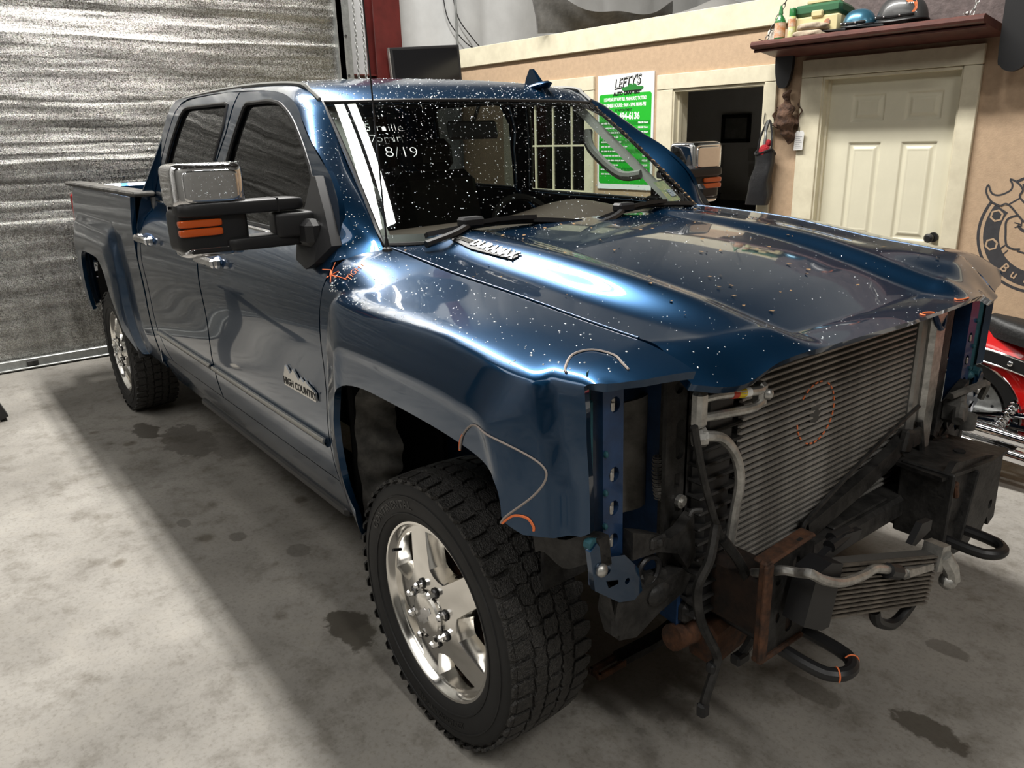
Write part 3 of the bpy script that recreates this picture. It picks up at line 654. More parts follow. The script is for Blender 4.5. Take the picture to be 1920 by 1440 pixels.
for y in (-.6, .6):
    ag = G().tube(cr([(-1.06, y*1.03, 1.72), (-1.02, y*1.0, 1.64), (-.86, y*1.03, 1.53), (-.76, y*1.09, 1.53)], 5), .021, 8); ag.obj('grab_handle', M['greytrim'], truck)
    G().grid(lambda u, v, y=y: Vector((-.58-.56*u, (y/.6)*(.745-.105*u-.05*v), 1.40+.455*u-.012-.02*v)), 10, 3).obj('pillar_trim', M['greytrim'], truck)
# back of the cab, bed box, tailgate, bumper
bk = patch('cab_back', lambda a, b: Vector((-2.85+.10*max(b-1.45, 0), a, b)), [(-.97, .55), (.97, .55), (.985, 1.3), (.93, 1.48), (.72, 1.9), (.6, 1.955), (-.6, 1.955), (-.72, 1.9), (-.93, 1.48), (-.985, 1.3)], M['paint'], truck, [[(-.62, 1.5), (.62, 1.5), (.55, 1.84), (-.55, 1.84)]], .2)
G().box((-2.825, 0, 1.67), (.006, 1.26, .36)).obj('rear_window_glass', M['tint'], bk)
bg = G().box((-3.81, 0, .93), (1.98, 1.7, .05)); bg.box((-2.91, 0, 1.2), (.04, 1.8, .5))
for s in (-1, 1): bg.box((-3.81, s*.875, 1.18), (1.98, .03, .54))
bg.obj('bed_liner', M['liner'], truck)
for k in range(9): G().box((-3.81, -.68+.17*k, .965), (1.94, .07, .022), .006).obj('bed_rib', M['liner'], truck)
for s in (-1, 1):
    G().box((-3.81, s*.928, 1.470), (2.02, .115, .026), .009).obj('bed_rail_cap', M['dustgrey'], truck)
G().box((-4.86, 0, 1.17), (.07, 1.84, .56), .02).obj('tailgate', M['paint'], truck)
for s in (-1, 1):
    t = G().box((-4.868, s*.90, 1.20), (.07, .12, .40), .02); t.obj('tail_lamp', M['red'], truck)
bb = G().box((-5.0, 0, .71), (.16, 1.92, .20), .04); bb.box((-4.93, -.95, .70), (.24, .06, .18), .03); bb.box((-4.93, .95, .70), (.24, .06, .18), .03); bb.obj('rear_bumper', M['chrome'], truck)
G().box((-5.0, 0, .815), (.17, 1.8, .014), .005).obj('bumper_step_pad', M['black'], truck)
# underbody: axles, rails and dark boxes added to stop light leaking through
ug = G().box((-2.2, 0, .72), (4.9, 1.25, .36)); ug.box((-2.1, -.45, .53), (5.4, .09, .16), .01); ug.box((-2.1, .45, .53), (5.4, .09, .16), .01); ug.cyl((0, -.75, .405), (0, .75, .405), .05, n=12); ug.cyl((-3.904, -.75, .405), (-3.904, .75, .405), .06, n=12); ug.ball((-3.904, 0, .405), (.2, .17, .17), 14, 8)
ug.ball((0, .2, .42), (.15, .13, .14), 12, 8); ug.box((-.05, 0, .95), (.9, .9, .5), .05); ug.obj('underbody', M['dark'], truck)
for s in (-1, 1):
    wg = G().grid(lambda u, v, s=s: Vector((-.50+1.08*u, s*(.615+.03*math.sin(u*6)), .50+.66*v)), 14, 10, (0, -s*.02, 0)); wg.obj('inner_fender', M['paint2'], truck)
    G().box((-.46, s*.80, .78), (.03, .34, .70), .01).obj('wheel_well_liner', M['dark'], truck)
    rl = G().lathe([(.52, -.30), (.52, -.02)], (-3.93, s*.975, .60), (0, s, 0), 28, 0, PI*2, ref=(1, 0, 0)); rl.V = [v for v in rl.V]; rl.F = [f for f in rl.F if all(rl.V[i][2] > .58 for i in f)]
    rl.add([(-4.45, s*.66, .5), (-3.41, s*.66, .5), (-3.41, s*.66, 1.15), (-4.45, s*.66, 1.15)], [(0, 1, 2, 3)]); rl.obj('rear_wheel_well', M['dark'], truck)
    fg_ = G().box((-3.36, s*.84, .60), (.02, .30, .26), .006, rot('Y', -14)); fg_.obj('mud_flap', M['black'], truck)
lg = G()
P = cr([(-.405, .50), (-.418, .62), (-.43, .74), (-.425, .86), (-.40, .96), (-.35, 1.02)], 4)
def linr(u, v):
    k = min(int(u*(len(P)-1)), len(P)-2); q = u*(len(P)-1)-k; x = P[k][0]*(1-q)+P[k+1][0]*q; z = P[k][1]*(1-q)+P[k+1][1]*q
    w = .06+.025*math.sin(u*17)+.012*math.sin(u*41); return Vector((x+.012+w*v+.006*math.sin(v*9+u*30), -.975+.12*v, z-.012*v))
lg.grid(linr, 40, 8)
lg.obj('liner_remnant', M['dustgrey'], truck)
for s in (-1, 1): G().box((-1.55, s*.86, .42), (1.7, .10, .05), .015).obj('sill_step', M['black'], truck)
# side trim, badges, handles
for s in (-1, 1):
    for parent, x0, x1 in ((fd if s < 0 else fd2, -1.79, -.615), (rd if s < 0 else rd2, -2.72, -1.82)):
        pz = lambda x, z, o: Vector((x, s*(pcab(z)-dent(z)+o), z))
        g = G().grid(lambda u, v: pz(x0+(x1-x0)*u, .728+.034*v, .004+.010*math.sin(PI*min(max(v, .05), .95))), 20, 6, (0, -s*.012, 0)); g.obj('door_moulding', M['paint'], parent)
        g = G().grid(lambda u, v: pz(x0+(x1-x0)*u, .741+.020*v, .014+.006*math.sin(PI*v)), 20, 4, (0, -s*.008, 0)); g.obj('chrome_strip', M['silver'], parent, label='bright chrome strip along the lower door')
        zb = (lambda x: 1.386+.014*(-x-.68)) if parent in (fd, fd2) else (lambda x: 1.404+.030*(-x-1.84))
        xa, xb = (-1.86, -.66) if parent in (fd, fd2) else (-2.76, -1.855)
        G().tube([pz(xa+(xb-xa)*k/12, zb(xa+(xb-xa)*k/12), .004) for k in range(13)], .008, 6).obj('belt_moulding', M['chrome'], parent)
    for parent, x in ((fd if s < 0 else fd2, -1.59), (rd if s < 0 else rd2, -2.62)):
        hy = lambda z, o: s*(pcab(z)-dent(z)+o)
        g = G().box((x, hy(1.255, .038), 1.257), (.24, .022, .038), .009); g.box((x-.10, hy(1.255, .016), 1.257), (.05, .036, .044), .01); g.box((x+.10, hy(1.255, .016), 1.257), (.036, .036, .045), .012); g.obj('handle', M['chrome'], parent)
        g = G().ball((x, hy(1.255, -.002), 1.25), (.115, .014, .036), 18, 8); g.obj('handle_recess', M['paint2'], parent)
bz = lambda a, b, h: cabS(-.914+a, .882+b)+Vector((0, -.003-h, 0))
bp = [(0, 0), (.268, 0), (.268, .043), (.235, .058), (.205, .068), (.19, .08), (.175, .066), (.15, .082), (.133, .062), (.115, .085), (.09, .107), (.075, .085), (.06, .075), (.04, .098), (.022, .108), (.008, .07), (0, .055)]
bd = G().prism([(a, b*.72) for a, b in bp], bz, 0, .006).obj('mountain_badge', M['silver'], fd)
text('badge_text', 'HIGH COUNTRY', .036, lambda a, b, h: bz(a+.134, b+.018, .0065+h), M['dustblack'], bd, sx=1.02, bold=.0007)

# ------------------------------------------------------------------ bare front end of the truck
def XP(x, slant=0.0):
    f = lambda a, b: Vector((x+slant*(abs(a)-.6), a, b)); f.out = Vector((1, 0, 0)); return f
def oval(cy, cz, w, h, n=14): return [(cy+w/2*math.cos(2*PI*k/n), cz+h/2*math.sin(2*PI*k/n)) for k in range(n)]
def slot(cy, cz, w, h):
    r = w/2; return [(cy+r*math.cos(a), cz+h/2-r+r*math.sin(a)) for a in np.linspace(0, PI, 7)]+[(cy+r*math.cos(a), cz-h/2+r+r*math.sin(a)) for a in np.linspace(PI, 2*PI, 7)]
# cooler core: a tube per course, fin bed behind
core = G().box((.572, 0, .885), (.03, .89, .63)).obj('cooler_core', M['coredark'], truck, 20)
fg = G()
for k in range(37): fg.add([(.588, -.44, .585+.0178*k), (.588, .44, .585+.0178*k), (.590, .44, .594+.0178*k), (.590, -.44, .594+.0178*k)], [(0, 1, 2, 3)])
tb = G().box((.598, 0, .578), (.022, .875, .0092), .002).obj('core_tube', M['core'], core, 0)
for k in range(1, 35): dupe(tb, Matrix.Translation((.598+.0005*math.sin(k*2.1), 0, .578+.0178*k)), core)
fn_ = G()
for k in range(110):
    y = -.435+.87*k/109; fn_.add([(.5965, y, .575), (.5965, y+.0022, .575), (.5965, y+.0022, 1.20), (.5965, y, 1.20)], [(0, 1, 2, 3)])
fn_.obj('core_fins', M['core'], core, 0, 'stuff')
ng = G()
for k in range(32): ng.box((.606, -.438, .59+.0187*k), (.012, .014, .010))
ng.obj('crimp_teeth', M['dustblack'], core, 0, 'stuff')
rg = []
for k in range(26):
    a = 2*PI*k/26
    if k in (5, 11, 12, 13, 17): continue
    rg.append((.611, -.095+.088*math.cos(a), .965+.088*math.sin(a)))
cg_ = G()
for y, z, x in [(b, c, a) for a, b, c in rg]: cg_.box((x, y, z), (.002, .012, .004), 0, rot('X', math.degrees(math.atan2(z-.965, y+.095))+90))
cg_.obj('crayon_ring', M['orange'], core, 0, 'stuff', label='dashed orange crayon ring on the cooler core')
G().ball((.606, -.09, .96), (.004, .028, .036), 14, 6).obj('dent_smudge', M['coredark'], core)
def plate(name, x, outl, m, holes=(), parent=truck, lip=.012, **k): return patch(name, XP(x), outl, m, parent, holes, .05, 0, lip, **k)
# ribbed black end tank on the near side, pale aluminium tank on the far side
tg = G().box((.575, -.518, .855), (.085, .135, .66), .025)
tank = tg.obj('radiator_tank', M['black'], truck)
rb = G().box((.578, -.520, .54), (.105, .152, .009), .004).obj('tank_rib', M['dustblack'], tank, 20)
for k in range(1, 16): dupe(rb, Matrix.Translation((.578, -.520, .54+.041*k)), tank)
tg = G().box((.595, .475, .88), (.04, .05, .62), .008); tg.obj('crimped_header', M['core'], truck)
G().box((.600, .545, .86), (.065, .085, .64), .014).obj('aluminium_end_tank', M['alu'], truck)
M['duct'] = mat('dusty_duct', (.34, .32, .29), .8, 0, 0, var=.6, vscale=7, col2=(.10, .095, .088))
# upright supports with slots, both sides
for s in (-1, 1):
    q = lambda P: [(s*abs(a), b) for a, b in P]
    sup = plate('radiator_support', .585, q([(.585, .66), (.670 if s < 0 else .735, .70), (.676 if s < 0 else .74, 1.22), (.585, 1.22)]), M['dustblack'], [slot(s*.625, 1.02, .030, .10), oval(s*.635, .80, .028, .03), [(s*.622, .90), (s*.640, .90), (s*.640, .935), (s*.622, .935)], oval(s*.635, 1.15, .03, .03)])
    G().box((.545, s*.602, .94), (.08, .008, .56)).obj('support_flange', M['dustblack'], sup)
    bg_ = G().tube([(.586, s*.622, .862), (.597, s*.622, .862)], .017, 10); bg_.tube([(.59, s*.622, .862), (.603, s*.622, .862)], .009, 6); bg_.obj('bolt', M['alu'], sup)
    plate('headlamp_back_panel', .36, q([(.42, .60), (.86, .60), (.86, 1.22), (.42, 1.22)]), M['dustblack'])
    dp = G().grid(lambda u, v, s=s: Vector((.43+.02*math.sin(u*4), s*(.56+.095*u), .80+.30*v-.03*u)), 6, 6, (-.01, 0, 0)); dp.obj('dusty_duct_panel', M['duct'], truck)
    # blue lamp mounting panel with punched bolt holes
    hp = plate('lamp_mount_panel', .600, q([(.826, .72), (.885, .72), (.893, 1.245), (.832, 1.232)]), M['paint2'], [oval(s*.856, z, .030, .036, 10) for z in (1.165, 1.005, .925, .845)], lip=.05)
    for z in (1.06, .97, .89, .80): G().ball((.602, s*.884, z), (.008, .006, .008), 8, 5).obj('spot_weld', M['teal'], hp)
    for z in (1.165, 1.005, .925, .845):
        cl = G().box((.585, s*.856, z), (.018, .018, .03), .004); cl.box((.598, s*.862, z-.004), (.006, .010, .022), .002); cl.obj('spring_clip', M['alu'], hp)
    ol = G().grid(lambda u, v, s=s: Vector((.57+.035*u*(1-v*.3), s*(.898+.032*u), .80+.45*v)), 3, 10, (0, s*.004, 0)); ol.obj('fender_flange', M['teal'], truck)
    G().box((.575, s*.905, 1.05), (.012, .014, .26), .004).obj('flange_rail', M['teal'], truck)
    # arm between lamp panel and support
    ar = G().prism([(.825, .795), (.825, .865), (.76, .838), (.70, .805), (.66, .812), (.618, .84), (.605, .72), (.632, .70), (.67, .755), (.74, .785)], lambda a, b, h, s=s: Vector((.60+h, s*a, b)), 0, .03)
    ar.box((.632, s*.745, .815), (.012, .05, .03), .005); ar.ball((.635, s*.745, .815), (.012, .012, .012), 8, 5); ar.obj('lamp_lower_arm', M['dustblack'], truck)
    # torn fixing plate under the fender
    fp = plate('bumper_fixing_plate', .625, q([(.95, .86), (.93, .875), (.90, .83), (.845, .815), (.80, .765), (.785, .70), (.81, .685), (.86, .70), (.935, .76)]), M['paint'], [oval(s*.835, .745, .016, .016, 8), oval(s*.90, .80, .026, .03, 8)], lip=.015)
    G().ball((.628, s*.918, .806), (.012, .016, .016), 10, 6).obj('bolt', M['alu'], fp)
    fx = G().box((.585, s*.915, .858), (.05, .05, .03), .01); fx.cyl((.60, s*.93, .868), (.62, s*.93, .868), .018, n=10); fx.obj('fender_mount', M['teal'], truck)
    # dusty lower brackets
    lb = G().prism([(.90, .77), (.865, .76), (.87, .66), (.84, .58), (.78, .56), (.70, .60), (.62, .62), (.60, .66), (.64, .70), (.70, .69), (.76, .73), (.80, .68), (.85, .70)], lambda a, b, h, s=s: Vector((.56+h+.1*(b-.6), s*a, b)), 0, .05)
    lb.box((.60, s*.73, .70), (.03, .10, .035), .008, rot('X', s*12)); lb.box((.61, s*.85, .66), (.02, .03, .12), .006); lb.ball((.615, s*.72, .66), (.02, .04, .03), 10, 6); lb.obj('lower_lamp_bracket', M['dustblack'], truck)
    ring = G().tube([Vector((.615, s*(.755+.035*math.cos(a)), .735+.035*math.sin(a))) for a in np.linspace(0, 2*PI, 16, endpoint=False)], .007, 6, closed=True); ring.obj('foglamp_ring', M['black'], truck)
    vv = G().box((.86, s*.925, .862), (.0, .0, .0)) if False else None
# black stub of the lower fender liner
lq = G().grid(lambda u, v: Vector((.47+.155*u, -.985+.06*u*u+.01*v, .878-.075*v+.012*math.sin(u*9))), 10, 5, (0, .03, 0)); lq.obj('fender_lower_lip', M['dustblack'], truck)
# tie bar and cross member
G().box((.56, 0, .535), (.09, 1.2, .06), .012).obj('lower_tie_bar', M['dustblack'], truck)
cm = G().box((.63, .08, .565), (.11, .95, .075), .012); cm.box((.63, .12, .606), (.07, .3, .010), .004); cm.obj('cross_member', M['dustblack'], truck)
G().box((.50, 0, 1.165), (.16, 1.2, .05), .01).obj('upper_tie_bar', M['dark'], truck)
M['darkrust'] = mat('dark_rusty_steel', (.045, .026, .018), .75, .2, 0, var=.7, vscale=18, col2=(.012, .010, .009), bump=.3, bscale=60)
# rusty rail ends
for s in (-1, 1):
    hn = G().box((.62, s*.47, .60), (.36, .10, .17), .015); horn = hn.obj('frame_rail_end', M['darkrust'], truck)
pl = plate('rail_end_plate', .805, [(-.572, .515), (-.40, .505), (-.378, .56), (-.378, .755), (-.43, .782), (-.572, .768)], M['dustblack'], [slot(-.45, .715, .030, .055), slot(-.455, .635, .026, .06), slot(-.46, .565, .028, .05), oval(-.52, .70, .018, .018, 8), oval(-.51, .60, .016, .03, 8)], lip=.01)
e_ = G().box((.800, -.576, .64), (.022, .014, .27), .006); e_.box((.790, -.48, .772), (.045, .19, .012), .005, rot('X', 4)); e_.box((.80, -.49, .508), (.03, .18, .014), .005); e_.box((.812, -.574, .64), (.012, .03, .26), .004); e_.obj('rusted_flange', M['rust'], pl)
br = plate('rail_end_plate', .80, [(.34, .50), (.33, .70), (.38, .74), (.62, .70), (.74, .66), (.75, .44), (.71, .42), (.69, .46), (.66, .41), (.60, .43), (.56, .39), (.46, .40)], M['dustblack'], [oval(.70, .50, .03, .035, 8)], lip=.02)
e_ = G().prism([(.33, .60), (.30, .80), (.60, .82), (.78, .80), (.76, .58)], lambda a, b, h: Vector((b, a, .70+h-.08*(a-.33))), 0, .012); e_.box((.74, .34, .60), (.16, .014, .24), .005); e_.box((.81, .47, .56), (.03, .012, .26), .004, rot('X', -14)); e_.obj('folded_bracket', M['dustblack'], br)
G().tube([(.72, .60, .688), (.72, .60, .695)], .018, 12).obj('bracket_hole', M['dark'], br)
G().box((.812, .37, .66), (.02, .02, .06), .005, rot('X', 20)).obj('rust_edge', M['rust'], br)
ax_ = G().cyl((.58, -.62, .47), (.58, -.30, .43), .035, n=12); ax_.box((.60, -.42, .44), (.10, .24, .13), .02, rot('X', 8)); ax_.obj('rusty_lower_mount', M['rust'], truck)
# tow hooks
for s, nm in ((-1, 'near'), (1, 'far')):
    P = [(.60, s*.42-.052, .50), (.74, s*.42-.052, .495), (.86, s*.42-.055, .49)]+[(.895+.052*math.sin(a), s*.42-.052*math.cos(a), .488) for a in np.linspace(0.25, PI-.25, 9)]+[(.86, s*.42+.055, .49), (.74, s*.42+.052, .495), (.60, s*.42+.052, .50)]
    hk = G().tube(cr(P, 3), .0165, 10).obj('tow_hook', M['black'], truck)
    if s < 0:
        for a in (.9, 2.4): G().tube([(.895+.052*math.sin(a)+.017*math.cos(t)*math.sin(a), -.42-.052*math.cos(a)-.017*math.cos(t)*math.cos(a), .488+.0175*math.sin(t)) for t in np.linspace(-.6, 2.6, 8)], .0022, 5).obj('crayon_mark', M['orange'], hk)
# small cooler hanging loose below the cross member
O = Vector((.86, -.408, .66)); ux_ = Vector((.04, .45, -.128)); uz_ = Vector((0, -.030, -.142)); un = ux_.cross(uz_).normalized()
if un.x < 0: un = -un
cb = G(); F3 = lambda a, b, h: O+ux_*a+uz_*(b-.5)+un*h
cb.prism([(.0, 0), (1, 0), (1, 1), (0, 1)], F3, -.022, .010); hc = cb.obj('transmission_cooler', M['coredark'], truck, 20)
for k in range(12): G().prism([(.005, (k+.12)/12), (.995, (k+.12)/12), (.995, (k+.55)/12), (.005, (k+.55)/12)], F3, .008, .020).obj('cooler_tube', M['core2'], hc, 0)
G().prism([(-.10, -.08), (0.0, -.05), (0.0, 1.05), (-.06, 1.10), (-.22, .98), (-.20, .1)], F3, -.03, .03).obj('side_bracket', M['black'], hc)
q = G().prism([(.98, -.18), (1.06, -.22), (1.10, .1), (1.03, .3), (.98, .3)], F3, -.025, .028); q.tube([F3(1.04, .0, .02), F3(1.10, .25, .035), F3(1.14, .45, .035)], .022, 8); q.ball(F3(1.12, .5, .03), .024, 8, 6); q.obj('hose_union', M['alu'], hc)
q = G().tube(cr([F3(.02, -.2, -.02), F3(.2, -.42, -.03), F3(.06, -.30, -.03)], 5), .016, 8); q.prism([(.12, -.42), (.26, -.5), (.24, -.3), (.0, .02), (-.04, -.05)], F3, -.03, -.012); q.obj('mounting_tab', M['black'], hc); q = G().prism([(.86, -.55), (.96, -.62), (.97, -.42), (.84, -.12), (.80, -.14)], F3, -.03, -.012); q.obj('mounting_tab', M['black'], hc)
G().tube(cr([F3(1.02, .5, -.01), F3(.98, 1.1, -.02), F3(.84, 1.45, -.02), F3(.66, 1.35, -.02), F3(.60, 1.12, -.02)], 5), .015, 8).obj('rubber_hose', M['black'], hc)
# refrigerant lines
def bands(P, r, sp, parent):
    for (a, b), m in sp: G().tube([Vector(P[0]).lerp(Vector(P[1]), a), Vector(P[0]).lerp(Vector(P[1]), b)], r, 10).obj('colour_band', m, parent)
g = G().tube(cr([(.672, -.655, 1.150), (.682, -.61, 1.151), (.69, -.50, 1.136), (.68, -.455, 1.130)], 5), .0105, 10); g.tube(cr([(.672, -.655, 1.106), (.682, -.60, 1.103), (.69, -.50, 1.096), (.68, -.455, 1.10)], 5), .0105, 10)
g.box((.67, -.668, 1.128), (.03, .034, .085), .008); g.box((.675, -.455, 1.116), (.03, .03, .062), .008); g.ball((.692, -.447, 1.118), (.012, .014, .014), 8, 6)
l1 = g.obj('refrigerant_line', M['alu'], truck); M['yellow'] = mat('yellow_label', (.75, .55, .02), .5); M['redl'] = mat('red_label', (.6, .05, .02), .5)
bands([(.682, -.61, 1.151), (.69, -.50, 1.136)], .0118, [((.28, .46), M['redl']), ((.46, .68), M['yellow']), ((.68, .84), M['white'])], l1)
g = G().tube(cr([(.66, -.67, 1.060), (.678, -.64, 1.060), (.685, -.595, 1.042), (.685, -.545, .985), (.685, -.525, .918), (.68, -.53, .84), (.675, -.537, .735)], 6), .0125, 10); g.tube([(.66, -.675, 1.062), (.676, -.655, 1.061)], .021, 10); g.tube([(.668, -.66, 1.061), (.672, -.65, 1.061)], .024, 10); g.obj('refrigerant_line', M['alu'], truck)
g = G().tube(cr([(.70, -.485, .662), (.76, -.52, .705), (.82, -.535, .745), (.86, -.53, .755), (0.905, -0.560, 0.785), (0.905, -0.502, 0.746), (0.905, -0.418, 0.706), (0.905, -0.321, 0.687), (0.905, -0.258, 0.680), (0.905, -0.109, 0.608)], 6), .0115, 10); g.tube([(0.905, -0.109, 0.608), (.905, .03, .575)], .017, 6); g.obj('refrigerant_line', M['alu'], truck)
G().tube([Vector((0.905, -0.258, 0.68)).lerp(Vector((0.905, -0.109, 0.608)), .35), Vector((0.905, -0.258, 0.68)).lerp(Vector((0.905, -0.109, 0.608)), .75)], .02, 10).obj('hose_clip', M['black'], truck)
# black air-seal bracket lying across the core
g = G().strip([(.632, -.13, .625), (.640, .10, .685), (.640, .30, .735), (.632, .40, .77)], .055, .03, (0, 0, 1)); g.tube(cr([(.63, -.16, .60), (.65, -.165, .64), (.645, -.13, .675), (.64, .2, .79), (.63, .47, .855)], 5), .007, 6); g.box((.65, .37, .768), (.03, .055, .075), .008, rot('X', -15)); g.box((.645, .44, .76), (.02, .06, .06), .006); g.tube(cr([(.63, .49, .80), (.64, .50, .72), (.64, .52, .66), (.63, .55, .64)], 4), .012, 8)
g.obj('air_seal_bracket', M['dustblack'], truck)
# wiring harness
hg = G()
for P, r in [([(.70, -.72, 1.109), (.70, -.678, .973), (.70, -.625, .845), (.70, -.60, .80)], .009), ([(.70, -.625, .845), (.71, -.655, .77), (.70, -.68, .70), (.70, -.66, .60), (.70, -.60, .49), (.70, -.592, .45), (.70, -.625, .37), (.70, -.63, .345)], .012), ([(.70, -.60, .80), (.71, -.53, .705), (.71, -.48, .60), (.71, -.45, .50), (.70, -.455, .45), (.70, -.49, .425)], .013), ([(.70, -.68, .90), (.69, -.70, .90), (.69, -.71, .89)], .006)]: hg.tube(cr(P, 6), r, 7)
h_ = hg.obj('wiring_harness', M['dustblack'], truck)
for p_, s_ in (((.70, -.495, .42), (.03, .05, .03)), ((.70, -.635, .335), (.025, .03, .04)), ((.695, -.60, .44), (.025, .03, .03))): G().box(p_, s_, .006).obj('plug', M['black'], h_)
lm = G(); 
for k in range(22):
    t = k/21; p = Vector((.50+.02*t, -.606-.012*math.sin(t*2), .945-.10*t)); p2 = p+Vector((0, 0, -.0035)); lm.tube([p, p2], [.0135 if k % 2 else .0115]*2, 8, cap=False)
lm.tube(cr([(.52, -.612, .842), (.53, -.60, .82), (.535, -.585, .805)], 4), .006, 6); lm_ = lm.obj('corrugated_loom', M['duct'], truck)
q = G().box((.545, -.565, .787), (.04, .055, .05), .006, rot('X', 30)); q.box((.566, -.565, .787), (.006, .04, .012), .002, rot('X', 30)); q.obj('plug', M['duct'], lm_)
q = G().strip(cr([(.20, .05, .28), (.25, -.2, .15), (.225, -.45, .115)], 4), .05, .025, (1, 0, 0)); q.obj('stabiliser_arm', M['dustblack'], truck)
q = G().box((.208, -.50, .112), (.018, .12, .022), .004); q.box((.247, -.50, .112), (.018, .12, .022), .004); q.box((.228, -.55, .112), (.056, .016, .022), .004); q.obj('rusty_fork_end', M['rust'], truck)
lt = G().tube(cr([(.60, .49, 1.22), (.63, .50, 1.14), (.635, .53, 1.10), (.63, .56, 1.11), (.61, .60, 1.19)], 5), .009, 8); lt.obj('hood_latch_wire', M['paint2'], truck)
fx = G().box((.66, .66, .80), (.08, .05, .08), .015); fx.cyl((.70, .60, .79), (.66, .70, .84), .018, n=10); fx.cyl((.68, .72, .73), (.68, .72, .78), .03, n=12); fx.tube(cr([(.66, .62, .86), (.68, .75, .87), (.68, .84, .86), (.66, .86, .80)], 4), .012, 6); fx.obj('far_lamp_mount', M['dustgrey'], truck)

# ------------------------------------------------------------------ towing mirrors
for s in (-1, 1):
    xm = -.735 if s < 0 else -.72; par = fd if s < 0 else fd2
    P3 = lambda x, y, z, s=s: Vector((x, s*y, z))
    sh = (lambda y: y-.018) if s < 0 else (lambda y: y-.18)
    h = G().sball(P3(xm-.07, sh(1.235), 1.462), (.068, .107, .066), .25)
    m_ = h.obj('towing_mirror', M['black'], par, 60)
    c = G().sball(P3(xm-.070, sh(1.235), 1.592), (.078, .108, .066), .28, 36, 20); c.obj('chrome_cap', M['chrome'], m_, 60, label='chrome upper cap of the mirror')
    c = G().sball(P3(xm+.004, sh(1.232), 1.590), (.010, .082, .047), .3, 36, 16); c.obj('cap_face', M['chrome'], m_, 60)
    c = G().sball(P3(xm-.065, sh(1.240), 1.398), (.066, .092, .016), .35); c.obj('chrome_skirt', M['chrome'], m_, 60)
    c = G().box(P3(xm+.002, sh(1.240), 1.402), (.012, .150, .012), .004); c.obj('skirt_inlay', M['black'], m_)
    for k in range(2): G().sball(P3(xm-.006, sh(1.277), 1.485-.0265*k), (.014, .064, .0115), .3).obj('amber_lamp', M['amber'], m_, 60, label='amber turn lamp of the mirror')
    a = G().sball(P3(xm-.025, sh(1.145), 1.523), (.045, .195, .021), .3); a.box(P3(xm-.025, sh(1.04), 1.523), (.092, .004, .044)); a.obj('upper_arm', M['black'], m_, 50)
    a = G().sball(P3(xm-.03, sh(1.05), 1.413), (.045, .155, .021), .3); a.obj('lower_arm', M['black'], m_, 50)
    a = G().sball(P3(xm-.02, sh(.985), 1.458), (.05, .065, .040), .25, rot=rot('Z', 8*s)); a.obj('arm_knuckle', M['black'], m_, 50)
    sail = G().prism([(-.585, 1.395), (-.60, 1.345), (-.64, 1.325), (-.74, 1.345), (-.86, 1.40), (-.83, 1.47), (-.795, 1.60), (-.765, 1.60), (-.66, 1.49)], lambda a, b, h, s=s: Vector((a, s*(pcab(b)-dent(b)+h), b)), -.004, .030)
    sail.box(P3(xm+.03, .935, 1.43), (.12, .06, .09), .02); sail.obj('sail_base', M['black'], m_)
    G().box(P3(xm-.137, sh(1.235), 1.53), (.006, .19, .22), .002).obj('mirror_glass', M['chrome'], m_)

